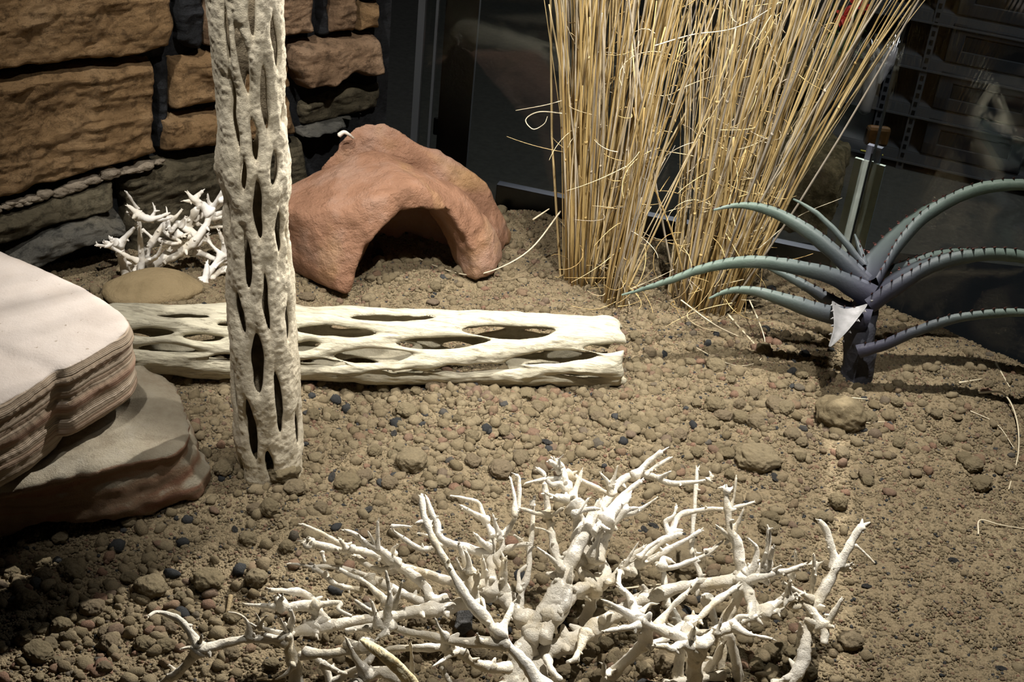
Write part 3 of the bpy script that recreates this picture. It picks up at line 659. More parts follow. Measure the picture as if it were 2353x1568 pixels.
cl = Cholla(l0, l1, (T_, R_), [(x, y, l*1.0, w*1.2, t*-1) for x, y, l, w, t in LGH], 9, .06, .003); cl.grain = .2
co = cl.build('cholla_skeleton', M['cholla_log'], None, (.004, .009), .0036)
tag(co, 'cream cactus skeleton log lying on the soil behind the upright one', 'cactus wood')

# ------------------------------------------------------------------ red cave
def cvp(L): return [P(x, y, 0) if wy == 0 else PY(x, y, wy) for x, y, wy in L]
slabp = cvp([(786, 258, 1.30), (832, 250, 1.31), (910, 280, 1.32), (965, 312, 1.33), (1020, 348, 1.335), (1072, 382, 1.34), (1116, 404, 1.335), (1128, 426, 1.325), (1126, 462, 1.315), (764, 298, 1.295), (740, 340, 1.29), (722, 394, 1.28)])
slabp += [np.array(q) for q in ((-.19, 1.30, 0), (-.01, 1.35, 0), (-.02, 1.30, 0), (-.17, 1.26, 0), (-.16, 1.30, .09))]
hoodp = cvp([(850, 325, 1.29), (885, 345, 1.285), (940, 418, 1.205), (868, 452, 1.19), (1005, 452, 1.215), (1075, 440, 1.27), (1140, 525, 1.265), (1160, 572, 0), (1165, 610, 0), (1134, 650, 0), (842, 702, 0), (785, 700, 0), (700, 645, 0), (600, 610, 0), (690, 424, 1.24), (590, 462, 1.235), (640, 478, 1.20), (700, 500, 1.182)])
hoodp += [np.array([-.24, 1.29, 0]), np.array([-.03, 1.31, 0])]
cell = .0019; lo = (-.275, 1.12, -.012); hi = (.045, 1.375, .15); Gd = vgrid(lo, hi, cell); wv = np.stack([vn(Gd, 26, 31), vn(Gd, 26, 32), vn(Gd, 26, 33)], -1)*.0035
F = smin(sdhull(Gd+wv, hullplanes(slabp), .0025), sdhull(Gd+wv, hullplanes(hoodp), .0035), .005)-.0005
lp, rp = P(826, 640, 0), P(1056, 640, 0); cm = (lp+rp)/2; ud = rp-lp; hwid = np.linalg.norm(ud)/2*1.10; ud = ud/np.linalg.norm(ud); vd = np.array([-ud[1], ud[0], 0])
rel = Gd-cm; a = rel@ud; b_ = rel@vd; c_ = Gd[..., 2]
topz = PY(938, 452, cm[1]+.012)[2]*1.02
fl = np.clip(1.0-b_*9.0, .66, 1.10)
tun = (np.sqrt((a/(hwid*fl))**2+(np.maximum(c_, -0.01)/(topz*(.55+.45*fl)))**2)-1)*hwid*.8; tun = np.maximum(tun, b_-.072)
hol = (np.sqrt(((a+.0)/.062)**2+((b_-.05)/.035)**2+(c_/.055)**2)-1)*.035
# the flank left of the mouth is hollowed and the saddle under the ridge is scooped
hol = smin(tun, hol, .010); F = -smin(-F, hol, .006)
sd = PY(998, 386, 1.285); F = -smin(-F, (np.sqrt((((Gd-sd)/np.array([.020, .013, .007]))**2).sum(-1))-1)*.007, .006)
sd = PY(735, 430, 1.215); 
F = F+.0016*fbm(Gd, 40, 2, 3)+.0008*fbm(Gd, 110, 3, 9)+.0022*(np.abs(vn(Gd*np.array([1, 1, .6]), 34, 12))-.4)
V, Q = surfnets(F, lo, cell); V = relax(V, Q, 1)
o = mk('reptile_cave', V, Q, M['clay']); tag(o, 'reddish brown clay cave with an arched opening, behind the log', 'cave')
tw = tube(catmull([PY(779, 311, 1.282), PY(790, 304, 1.283), PY(801, 309, 1.285), PY(812, 318, 1.292)], 5), np.linspace(.0026, .0012, 16), 8)
o = mk('twig_end', np.vstack([tw[0]]), np.vstack([tw[1], np.column_stack([tw[2], tw[2][:, 0]])])[:len(tw[1])], M['white2']); tag(o, 'tiny white twig end resting on the top left shoulder of the cave', 'twig')

# ------------------------------------------------------------------ boulders
def prism(tops, zt, bots, zb): return [P(x, y, zt) for x, y in tops]+[P(x, y, zb) for x, y in bots]
ZT, ZB = .135, .062
up_a = prism([(-60, 535), (60, 575), (150, 615), (240, 660), (296, 690), (314, 735), (228, 788), (142, 830), (60, 800), (-60, 760)], ZT, [(332, 895), (300, 955), (160, 1035), (0, 1000), (-200, 900), (60, 700)], ZB)
up_b = prism([(-260, 600), (90, 700), (148, 775), (138, 840), (64, 885), (0, 915), (-200, 1010), (-350, 950)], ZT-.004, [(150, 1038), (102, 1090), (0, 1160), (-200, 1250), (-420, 1150), (-200, 800)], ZB-.014)
cell = .003
al = np.array(up_a+up_b); lo = al.min(0)-.02; hi = al.max(0)+.02; lo[0] = max(lo[0], -.62); Gd = vgrid(lo, hi, cell)
warp = np.stack([vn(Gd, 12, 1), vn(Gd, 12, 2), vn(Gd, 12, 3)], -1)*.003
A_ = sdhull(Gd+warp, hullplanes(up_a), .0035)-.0005; B_ = sdhull(Gd+warp, hullplanes(up_b), .0035)-.0005
F = smin(A_, B_, .003)
zc = Gd[..., 2]+.006*vn(Gd, 9, 4); st = .5+.5*np.sin(zc*720+2*vn(Gd, 10, 8)); st2 = vn(np.stack([zc*0, zc*0, zc*260], -1), 1, 3)
sidew = np.clip((ZT-.006-Gd[..., 2])/.012, 0, 1); F = F+sidew*(.0009*st+.0014*st2)+.0005*fbm(Gd, 100, 2, 5)
V, Q = surfnets(F, lo, cell); V = relax(V, Q, 1)
bo = mk('sandstone_boulder', V, Q, M['sandstone']); tag(bo, 'big smooth pale boulder with banded sides, resting on the lower rock', 'boulder')
low = prism([(300, 830), (345, 842), (400, 892), (432, 990), (400, 1030), (300, 1052), (150, 1080), (-100, 1130), (-200, 900), (100, 800)], .058, [(420, 900), (478, 1080), (484, 1172), (400, 1195), (300, 1212), (150, 1235), (-50, 1265), (-250, 1200), (100, 850)], -.006)
al = np.array(low); lo = al.min(0)-.015; hi = al.max(0)+.015; lo[0] = max(lo[0], -.62); cell = .0026; Gd = vgrid(lo, hi, cell)
warp = np.stack([vn(Gd, 14, 1), vn(Gd, 14, 2), vn(Gd, 14, 3)], -1)*.004
F = sdhull(Gd+warp, hullplanes(low), .003)
ed = Gd[..., 2]+.004*vn(Gd, 20, 6)
F = F-.0045*np.exp(-((ed-.050)/.0045)**2)+.003*np.exp(-((ed-.038)/.005)**2)-.003*np.exp(-((ed-.012)/.005)**2)+.0034*fbm(Gd, 34, 4, 8)+.0030*np.abs(vn(Gd, 80, 4))
F = np.maximum(F, -(F+1)) if False else F
V, Q = surfnets(F, lo, cell); V = relax(V, Q, 1)
o = mk('sandstone_rock', V, Q, M['sandstone2']); tag(o, 'rough tan rock with a reddish corner, under the big boulder', 'rock')
c = P(350, 668, .006); lo = c-np.array([.07, .05, .035]); hi = c+np.array([.07, .05, .035]); Gd = vgrid(lo, hi, .0022)
r = (Gd-c)@np.array([[cos(.3), -sin(.3), 0], [sin(.3), cos(.3), 0], [0, 0, 1]])
F = (np.sqrt(((r/np.array([.052, .030, .017]))**2).sum(-1))-1)*.02+.0025*fbm(Gd, 25, 3, 5)
F = F+.004*np.exp(-(((Gd-P(335, 652, .028))/np.array([.022, .006, .004]))**2).sum(-1))
V, Q = surfnets(F, lo, .0022); o = mk('tan_stone', relax(V, Q, 1), Q, M['tanrock']); tag(o, 'low smooth tan stone between the boulder and the small white branch', 'stone')
# ------------------------------------------------------------------ spiky plant (agave)
AG = G(1968, 862); W_AG = pr(AG)[2]
def HC(x, y): return 1400+x/2.34, 330+y/2.34
ag = empty('agave', AG, 'blue-green spiky agave with long arching toothed leaves, by the right glass', 'agave')
st = [AG+np.array([0, 0, -.01]), AG+np.array([0, 0, .012])]+[PD(*HC(x, y), W_AG+dw) for x, y, dw in ((1345, 1020, -.02), (1365, 920, -.022), (1380, 840, -.024), (1382, 770, -.024))]
V, F4, F3 = tube(catmull(st, 6), np.interp(np.linspace(0, 1, 31), [0, .15, .4, .75, 1], [.0165, .0150, .0145, .0125, .004]), 20, .12, 4)
mb = MB(); mb.add(V, F4, F3); mb.build('stem', M['agave_stem'], ag, smooth=True)
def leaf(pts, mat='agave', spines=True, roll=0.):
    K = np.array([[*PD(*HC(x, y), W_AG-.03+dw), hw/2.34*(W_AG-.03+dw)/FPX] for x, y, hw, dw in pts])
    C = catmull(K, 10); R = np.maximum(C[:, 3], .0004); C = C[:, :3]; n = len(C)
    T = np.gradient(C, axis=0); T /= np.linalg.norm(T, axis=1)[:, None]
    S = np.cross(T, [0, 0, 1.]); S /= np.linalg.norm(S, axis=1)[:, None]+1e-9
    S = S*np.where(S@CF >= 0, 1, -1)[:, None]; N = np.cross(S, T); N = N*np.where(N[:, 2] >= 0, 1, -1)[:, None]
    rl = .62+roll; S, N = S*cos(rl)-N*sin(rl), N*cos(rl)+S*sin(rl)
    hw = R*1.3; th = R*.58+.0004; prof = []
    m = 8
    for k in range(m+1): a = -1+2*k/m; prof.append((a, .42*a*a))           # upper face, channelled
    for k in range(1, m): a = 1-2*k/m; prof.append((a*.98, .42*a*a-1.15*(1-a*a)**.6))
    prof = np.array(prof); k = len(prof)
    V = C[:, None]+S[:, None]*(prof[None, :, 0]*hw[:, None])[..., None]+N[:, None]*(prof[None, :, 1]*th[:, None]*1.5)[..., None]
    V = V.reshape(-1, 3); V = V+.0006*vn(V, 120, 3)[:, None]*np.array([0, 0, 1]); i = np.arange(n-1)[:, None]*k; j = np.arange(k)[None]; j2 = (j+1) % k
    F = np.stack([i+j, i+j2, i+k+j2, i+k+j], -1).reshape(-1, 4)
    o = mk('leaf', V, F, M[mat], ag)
    if spines:
        sp = MB(); L = np.concatenate([[0], np.cumsum(np.linalg.norm(np.diff(C, axis=0), axis=1))]); d = .012
        while d < L[-1]-.004:
            for s in (-1, 1):
                p = np.array([np.interp(d+.003*s, L, C[:, q]) for q in range(3)]); Tn, Sn, Nn = [np.array([np.interp(d, L, A[:, q]) for q in range(3)]) for A in (T, S, N)]
                h_ = np.interp(d, L, hw); t_ = np.interp(d, L, th)*1.5*.42; e = p+Sn*s*h_*.97+Nn*t_; z = .0018*min(1, h_/.006)+.0009
                q = [e-Tn*.0016, e+Tn*.0016, e-Nn*.001-Sn*s*.0012, e+Nn*.0013, e+Sn*s*z*1.3+Tn*z*.5+Nn*z*.55]
                sp.add(q, [(0, 2, 4), (2, 1, 4), (1, 3, 4), (3, 0, 4)])
            d += .0095
        s_ = sp.build('spines', M['spine'], o)
    return o
leaf([(1375, 730, 66, 0), (1230, 590, 52, .0), (1050, 450, 44, .005), (880, 362, 32, .01), (720, 328, 20, .01), (560, 352, 4, .0)])
leaf([(1372, 650, 22, .01), (1250, 500, 20, .015), (1120, 375, 14, .02), (990, 296, 3, .025)], spines=False)
leaf([(1380, 655, 18, .012), (1350, 565, 15, .016), (1320, 488, 3, .02)])
leaf([(1385, 740, 66, .0), (1500, 555, 66, .015), (1690, 370, 52, .02), (1950, 245, 42, .02), (2230, 215, 34, .01), (2480, 260, 28, 0), (2700, 400, 4, -.01)])
leaf([(1380, 850, 70, -.005), (1530, 745, 70, -.012), (1700, 650, 56, -.015), (1900, 595, 50, -.02), (2150, 585, 44, -.02), (2400, 660, 34, -.02), (2600, 800, 4, -.02)], roll=-.15)
leaf([(1385, 800, 72, -.005), (1200, 705, 52, -.015), (1000, 655, 46, -.02), (750, 625, 40, -.02), (500, 665, 30, -.02), (280, 745, 20, -.02), (65, 815, 3, -.02)])
leaf([(1370, 930, 70, -.005), (1160, 900, 58, -.015), (1000, 850, 48, -.02), (800, 790, 32, -.02), (650, 785, 19, -.02), (535, 832, 3, -.02)])
leaf([(1340, 900, 46, .015), (1200, 840, 42, .02), (1060, 760, 32, .025), (900, 680, 18, .03), (800, 640, 3, .03)])
leaf([(1340, 1110, 44, -.01), (1480, 1072, 36, -.02), (1650, 1000, 34, -.03), (1900, 925, 30, -.04), (2230, 905, 24, -.045), (2500, 960, 3, -.045)], 'agave')
leaf([(1400, 700, 40, .03), (1560, 660, 48, .04), (1750, 600, 44, .05), (2000, 590, 34, .06), (2350, 640, 20, .065), (2600, 760, 3, .065)], 'agave')
def PHl(x, y, dw): return PD(*HC(x, y), W_AG-.03+dw)
# the leaf pointing at the viewer: a broad channelled blade that droops to a torn point
K = [(1190, 830, -.028), (1410, 848, -.030)], [(1205, 905, -.040), (1350, 925, -.042)], [(1212, 975, -.050), (1300, 990, -.052)], [(1195, 1040, -.057), (1250, 1045, -.058)], [(1178, 1092, -.060), (1192, 1095, -.060)]
V = []
for (a, b_) in K:
    A, B = PHl(*a), PHl(*b_)
    for k in range(7):
        t = k/6; V.append(A*(1-t)+B*t+np.array([0, .35, -1])*.010*(1-(2*t-1)**2)*np.linalg.norm(B-A)/.04)
V = np.array(V); V2 = V+np.array([0, .0016, -.0012]); nn_ = len(V); F = []
for i in range(4):
    for k in range(6):
        a = i*7+k; F += [(a, a+1, a+8, a+7), (nn_+a, nn_+a+7, nn_+a+8, nn_+a+1)]
for i in range(4):
    for a, s in ((i*7, 1), (i*7+6, -1)): F.append((a, a+7, nn_+a+7, nn_+a) if s > 0 else (a, nn_+a, nn_+a+7, a+7))
F += [(a, nn_+a, nn_+a+1, a+1) for a in range(6)]+[(28+a, 29+a, nn_+29+a, nn_+28+a) for a in range(6)]
lf = mk('leaf', np.vstack([V, V2]), F, M['agave_pale'], ag); lf['label'] = 'pale torn leaf pointing forward'
sm = lf.modifiers.new('sub', 'SUBSURF'); sm.levels = sm.render_levels = 2
b = MB()
for (x, y, dx, dy) in [(1198, 870, -12, 3), (1203, 900, -14, 4), (1205, 940, -18, 5), (1205, 980, -18, 2), (1195, 1025, -16, 2), (1370, 900, 14, 8), (1335, 950, 14, 10), (1290, 1010, 12, 12), (1255, 1060, 10, 10), (1408, 848, 14, -6)]:
    p = PHl(x, y, -.045); e = PHl(x+dx, y+dy, -.047); u = np.cross(e-p, CF); u /= np.linalg.norm(u); b.add([p+u*.0014, p-u*.0014, p-CF*.0014, p+CF*.0014, e], [(0, 2, 4), (2, 1, 4), (1, 3, 4), (3, 0, 4)])
b.build('spines', M['agave_pale'], lf)
# ------------------------------------------------------------------ dry grass tufts
def stalk_pts(base, h, lx, ly, bend, rs, n=9):
    t = np.linspace(0, 1, n)[:, None]; k = rs.randn(2)*bend
    p = base+t*h*np.array([lx, ly, 1])+(t**2)*np.array([k[0], k[1], 0])*h+np.sin(t*pi*rs.uniform(1, 2.6)+rs.rand()*6)*.004*np.array([rs.randn()*.5, rs.randn()*.5, 0]); return p
def tuft(label, cen, rx, ry, n, nind, lean, spread, hgt, rad, seed, ncurl, shape=None, wisp=.12):
    rs = np.random.RandomState(seed); c = G(*cen); root = empty('grass_tuft', c, label, 'dry grass', 'dry straw grass tufts'); items = []
    for i in range(n):
        a = rs.rand()*6.283; q = sqrt(rs.rand()); du, dv = q*cos(a), q*sin(a)
        p = c+np.array([du*rx, dv*ry, 0]); p[2] = float(hz(p[0], p[1]))-.004
        lx = lean[0]+spread*du*.75+rs.randn()*spread*.28; ly = lean[1]+.16*dv+rs.randn()*.05
        if shape: lx = shape(du, rs); lx += abs(rs.randn())*.16*(rs.rand() < .16)*(-1 if seed == 23 and rs.rand() < .5 else 1)
        hh = hgt*rs.uniform(.6, 1.12) if rs.rand() < .72 else hgt*rs.uniform(.12, .65)
        C = stalk_pts(p, hh, lx, ly, .05, rs); r = rad*rs.uniform(.55, 1.35)*(1.6 if rs.rand() < .06 else 1)
        k_ = rs.rand() < wisp; C = C+(np.array([rs.randn()*.10, rs.randn()*.05, 0])*hh*np.linspace(0, 1, len(C))[:, None]**1.5 if k_ else 0); r *= .6 if k_ else 1
        R = np.linspace(r, r*.55, len(C)); items.append((r*hh, C, R))
    order = sorted(range(n), key=lambda i: items[i][1][4, 1]+.3*(rs.rand()-.5)*ry)   # nearest first
    for i in order[:nind]:
        _, C, R = items[i]; V, F4, F3 = tube(C, R, 6); mb = MB(); mb.add(V, F4, F3)
        if rs.rand() < .35:                                      # a node on the stalk
            k = rs.randint(2, 6); V, F4, F3 = tube(np.array([C[k]-[0, 0, .0015], C[k], C[k]+[0, 0, .0015]]), np.array([R[k]*1.1, R[k]*1.6, R[k]*1.1]), 6); mb.add(V, F4, F3)
        mb.build('stalk', M['straw'], root, smooth=True)
    mb = MB()
    for i in order[nind:]:
        _, C, R = items[i]; V, F4, F3 = tube(C[::2] if len(C) > 5 else C, R[::2], 4, cap=False); mb.add(V, F4)
    for i in range(ncurl):                                       # thin frayed fibres
        a = rs.rand()*6.283; zz = rs.uniform(.0, .9)**1.5*hgt*.9; lx = lean[0]+spread*rs.uniform(-.6, .6)
        p = c+np.array([rx*cos(a)*.9+lx*zz, ry*sin(a)*.9-.3*abs(ry), zz+.004]); L = rs.uniform(.02, .08); d = rs.randn(3)*np.array([1, .8, .6]); d /= np.linalg.norm(d); e = rs.randn(3); e -= d*(e@d); e /= np.linalg.norm(e)
        cur = rs.uniform(-3.2, 3.2); t = np.linspace(0, 1, 9)[:, None]; C = p+L*(np.sin(t*cur)/max(abs(cur), .3)*np.sign(cur)*d+(1-np.cos(t*cur))/max(abs(cur), .3)*e)
        C[:, 2] = np.maximum(C[:, 2], hz(C[:, 0], C[:, 1])+.001); V, F4, F3 = tube(C, np.linspace(.00055, .00025, 9), 4, cap=False); mb.add(V, F4)
    o = mb.build('fine_stalks', M['straw_mass'], root, smooth=True); o['kind'] = 'stuff'; return root
tuft('tight upright bundle of dry golden grass, nearest the red cave', (1343, 640), .0215, .018, 230, 95, (-.03, .0), .10, .56, .0012, 21, 90, lambda du, rs: -.12+.10*(du+1)/2+rs.randn()*.02+(.10*rs.rand() if du > .3 and rs.rand() < .5 else 0))
tuft('narrow slanting strand of dry grass between the two thick grass bundles', (1412, 700), .014, .012, 60, 45, (.05, 0), .16, .46, .0012, 22, 60, lambda du, rs: -.02+.12*rs.rand()+rs.randn()*.02)
tuft('widest dry grass bundle, fanning out behind the spiky plant leaves', (1622, 700), .039, .026, 250, 100, (.02, 0), .2, .58, .0011, 23, 260, lambda du, rs: .075+.08*du+rs.randn()*.04+(.10*rs.rand() if du > 0 and rs.rand() < .4 else 0), .3)
def strand(name, pts, r, label, cat='straw', mat='pale_straw', group=None, ground=False):
    C = [PD(x, y, w) if not ground else G(x, y, .0015+w) for x, y, w in pts]; C = catmull(C, 8)
    V, F4, F3 = tube(C, np.linspace(r, r*.5, len(C)), 6); b = MB(); b.add(V, F4, F3); return tag(b.build(name, M[mat], smooth=True), label, cat, group)
wg = pr(G(1343, 640))[2]; w3 = pr(G(1600, 700))[2]
strand('straw', [(1288, 486, wg-.04), (1222, 570, wg-.04), (1150, 615, wg-.04), (1080, 632, wg-.035), (1010, 615, wg-.02), (950, 588, wg-.01)], .0009, 'long curved pale straw reaching from the grass to the cave mouth')
strand('curled_straw', [(1302, 262, wg-.1), (1240, 257, wg-.1), (1208, 275, wg-.1), (1225, 297, wg-.1), (1250, 285, wg-.1), (1258, 268, wg-.1)], .0007, 'curled straw loop hanging in the air left of the grass')
strand('straw', [(1320, 222, wg-.1), (1260, 240, wg-.1), (1185, 254, wg-.1)], .0006, 'thin straight straw just above the curled straw loop')
strand('dry_stalk', [(1995, -30, w3-.2), (1963, 30, w3-.19), (1948, 70, w3-.18), (1870, 220, w3-.14), (1802, 358, w3-.10)][::-1], .0019, 'thick grey dry stalk leaning out to the right of the grass', mat='pale_straw')
strand('curled_straw', [(1735, 322, w3-.09), (1775, 335, w3-.09), (1800, 375, w3-.09), (1795, 430, w3-.08), (1770, 480, w3-.07), (1728, 572, w3-.05)], .0007, 'hooked pale straw at the right edge of the grass')
strand('straw', [(1745, 570, w3-.06), (1830, 500, w3-.06), (1935, 455, w3-.06)], .0005, 'thin straw poking from the grass towards the white corner strip')
strand('straw', [(1505, 105, w3-.2), (1590, 80, w3-.2), (1700, 60, w3-.2), (1830, -20, w3-.2)], .0007, 'slim straw crossing the wide grass bundle near the top')
strand('straw', [(1225, 505, wg-.02), (1262, 480, wg-.02)], .0012, 'short stub of straw behind the cave and left of the grass')
for pts, r, lb in [([(1672, 722, 0), (1710, 765, 0), (1755, 815, 0)], .0013, 'flat yellow straw on the soil left of the spiky plant'),
                   ([(1590, 795, 0), (1680, 838, 0), (1740, 832, 0), (1770, 790, 0)], .0007, 'thin bowed straw on the soil left of the spiky plant'),
                   ([(1722, 690, .02), (1740, 730, .02), (1756, 775, .01), (1757, 800, .002)], .0008, 'pale hooked straw standing between grass and spiky plant'),
                   ([(2288, 835, 0), (2320, 890, 0)], .0012, 'short yellow straw by the right glass'),
                   ([(2250, 903, .002), (2305, 905, .006), (2335, 960, .004), (2340, 1040, .002), (2318, 1125, 0)], .0010, 'long bowed straw lying by the right glass'),
                   ([(2230, 945, 0), (2290, 975, 0), (2330, 1030, 0)], .0007, 'thin straw beside the long bowed one at the right glass'),
                   ([(2248, 1228, 0), (2252, 1196, .002), (2300, 1207, .001), (2365, 1218, 0)], .0008, 'white bent straw at the right edge of the soil'),
                   ([(2205, 880, 0), (2255, 872, 0)], .0012, 'short straw in the shade of the spiky plant'),
                   ([(1395, 1358, 0), (1480, 1348, 0), (1570, 1338, 0)], .0009, 'straight yellow straw under the middle white branch'),
                   ([(1904, 910, .008), (1995, 918, .008)], .0009, 'thin straw across the largest clod'),
                   ([(1985, 972, 0), (2040, 970, 0)], .0006, 'tiny pale straw in front of the spiky plant'),
                   ([(530, 1370, 0), (520, 1420, 0), (508, 1440, 0)], .0020, 'brown twig on the soil left of the white branches'),
                   ([(1565, 690, .03), (1640, 745, .012), (1700, 775, 0)], .0008, 'pale straw trailing from the foot of the wide grass bundle'),
                   ([(590, 1562, 0), (760, 1572, 0), (900, 1568, 0)], .0010, 'brown straw under the left white branch')]:
    strand('straw', pts, r, lb, mat='pale_straw' if 'brown' not in lb else 'tanrock', ground=True)

# ------------------------------------------------------------------ outside: room, shelf, neighbour tank
ZF = -.9
b = MB(); b.box((1.0, 3.0, ZF-.02), (9, 9, .04)); o = b.build('floor', M['floor']); tag(o, 'dark tiled room floor seen through the right glass', 'floor', kind='structure')
for nm, c, d in (('wall_back', (1., 7.5, .8), (9, .1, 3.5)), ('wall_right', (5.5, 3, .8), (.1, 9, 3.5)), ('wall_front', (1., -1.5, .8), (9, .1, 3.5)), ('wall_far_left', (-3.5, 3, .8), (.1, 9, 3.5)), ('ceiling', (1, 3, 2.5), (9, 9, .1))):
    b = MB(); b.box(c, d); o = b.build(nm, M['darkwall']); tag(o, 'dark unlit room surface', nm.split('_')[0], kind='structure')
b = MB(); b.box((-.05, .95, -.11), (1.6, 1.3, .06)); b.box((-.05, .95, -.5), (1.5, 1.2, .74)); o = b.build('cabinet', M['darkwall']); tag(o, 'dark cabinet the tank stands on', 'cabinet')
# thermometer-like clear strip seen behind the glass
p = PY(1003, 290, 1.50); b = MB(); b.box(p, (.0075, .004, .022)); o = b.build('glass_thermometer', M['seal'], bevel=.003); tag(o, 'small pale lozenge stuck behind the back glass, above the cave', 'thermometer')
# rack with drawers
SO = P(2000, 372, ZF); sh_dir = None
q = P(2353, 452, ZF); sd_ = (q-SO); sd_[2] = 0; sd_ /= np.linalg.norm(sd_); sn_ = np.array([sd_[1], -sd_[0], 0])     # sn_ points to the viewer
if sn_@(CC-SO) < 0: sn_ = -sn_
MR = np.column_stack([sd_, -sn_, [0, 0, 1]])
rack = empty('storage_rack', SO, 'dark perforated metal rack of plastic drawers behind the right glass', 'rack')
def upx(px, py): # point on the rack front plane
    s = PL(px, py, SO, sn_)-SO; return s@sd_, s[2]
tiers = [upx(2072, 236)[1], upx(2072, 124)[1], upx(2072, 12)[1]]; dz = (tiers[2]-tiers[0])/2; tiers += [tiers[2]+dz, tiers[2]+2*dz]; tiers = [tiers[0]-dz*.0-1.02*dz]+tiers
posts = [upx(2085, 0)[0], upx(2165, 0)[0]]; bw = .34
for s in posts+[posts[1]+1.15]:
    b = MB(); w = .022; zt = tiers[-1]
    b.box(SO+sd_*s+sn_*.004+np.array([0, 0, zt/2]), (w, .004, zt), MR); po = b.build('post', M['steel'], rack)
    hb = MB()
    for k in range(int(zt/.028)):
        hb.box(SO+sd_*s+sn_*.0065+np.array([0, 0, .02+k*.028]), (.010, .003, .014), MR)
    hb.build('slots', M['hole'], po)
for t in tiers:
    b = MB(); b.box(SO+sd_*.9-sn_*.2+np.array([0, 0, t]), (2.2, .4, .006), MR); b.box(SO+sd_*.9+np.array([0, 0, t-.016]), (2.2, .006, .028), MR); b.box(SO+sd_*.9+sn_*.006+np.array([0, 0, t-.033]), (2.2, .012, .005), MR); b.build('shelf', M['steel'], rack)
pit = upx(2353, 60)[0]-upx(2240, 46)[0]
bi = 0
for ti, t in enumerate(tiers[:-1]):
    s = posts[1]+.05
    while s < posts[1]+1.0:
        wd = .30; hgt = dz*.80; c = SO+sd_*(s+.04)+np.array([0, 0, t+hgt/2]); qx = pr(c)
        if qx[0] > 2353 or qx[1] < -45: s += wd+.035; continue
        r = empty('drawer', SO+sd_*(s+wd/2)+np.array([0, 0, t+.006]), 'grey plastic drawer, %s, in the %s rack row from the floor' % ('nearest the perforated post' if s < posts[1]+.1 else 'second from the perforated post', ('lowest', 'second', 'third', 'fourth', 'fifth', 'sixth')[ti]), 'drawer', 'plastic drawers on the rack')
        c = SO+sd_*(s+wd/2)+np.array([0, 0, t+.006+hgt/2])
        b = MB()
        for zz, hh_ in ((hgt/2-.016, .032), (-hgt/2+.020, .04)): b.box(c+sn_*.0+np.array([0, 0, zz]), (wd, .012, hh_), MR)
        for ss in (-1, 1): b.box(c+sd_*ss*(wd/2-.022), (.044, .012, hgt), MR)
        b.box(c-sn_*.18, (wd*.96, .34, hgt*.92), MR); b.build('body', M['bin'], r, bevel=.004)
        b = MB(); b.box(c+sn_*.001, (wd-.09, .006, hgt-.07), MR); b.build('window', M['bin_win'], r)
        s += wd+.035; bi += 1
# neighbour tank: mossy bank with red flower
b = MB(); NB = np.array([.62, 2.05, 0])
def slab(name, poly, zb, zt, mat, label, cat, seed):
    al = np.array([P(x, y, zt) for x, y in poly]+[P(x, y, zt)+np.array([0, 0, zb-zt]) for x, y in poly]); lo = al.min(0)-.03; hi = al.max(0)+.03; cell = max(hi-lo)/110; Gd = vgrid(lo, hi, cell)
    F = sdhull(Gd, hullplanes(al), .012)+.014*fbm(Gd, 11, 4, seed)+.006*np.abs(vn(Gd, 50, seed)); V, Q = surfnets(F, lo, cell); return tag(mk(name, V, Q, mat), label, cat)
slab('mossy_bank', [(1700, 215), (1830, 225), (1975, 285), (1960, 375), (1800, 350), (1690, 330)], -.62, -.40, M['moss'], 'mossy earth bank in the tank beyond the back glass', 'earth bank', 3)
slab('soil_ledge', [(1640, 60), (1860, 85), (2010, 118), (2000, 150), (1850, 130), (1640, 110)], -.40, -.30, M['moss'], 'earth ledge below the red flower beyond the back glass', 'earth bank', 5)
slab('pale_branch', [(1830, 192), (1980, 222), (1978, 236), (1828, 206)], -.36, -.32, M['st_pink'], 'pale horizontal branch above the mossy bank beyond the glass', 'branch', 7)
fl = PD(1935, 38, 2.6); r = empty('red_flower', fl-np.array([0, 0, .08]), 'small plant with red flower beyond the back glass, at the top', 'flower')
rs = np.random.RandomState(2)
for (x, y, s) in [(1938, 36, 26), (1980, 16, 20), (1960, 10, 16), (1930, 50, 14)]:
    c = PD(x, y, 2.6); b = MB()
    for k in range(6):
        a = k*1.05+rs.rand(); d = CR*cos(a)+CU*sin(a)-CF*.3; e = np.cross(d, CF); L = s*2.6/FPX
        b.add([c, c+d*L*.5+e*L*.22-CF*.004, c+d*L, c+d*L*.5-e*L*.22, c+d*L*.5+CF*.006], [(0, 1, 4), (1, 2, 4), (2, 3, 4), (3, 0, 4), (0, 3, 2, 1)])
    b.build('petals', M['petal'], r)
b = MB()
for k in range(60):
    c = PD(rs.uniform(1890, 1990), rs.uniform(20, 130), 2.6+rs.uniform(0, .06)); d = rs.randn(3); d /= np.linalg.norm(d); e = np.cross(d, rs.randn(3)); e /= np.linalg.norm(e); L = rs.uniform(.008, .02)
    b.add([c-d*L, c+e*L*.35, c+d*L, c-e*L*.35, c+np.cross(d, e)*.002], [(0, 1, 4), (1, 2, 4), (2, 3, 4), (3, 0, 4), (0, 3, 2, 1)])
b.build('leaves', M['green'], r)
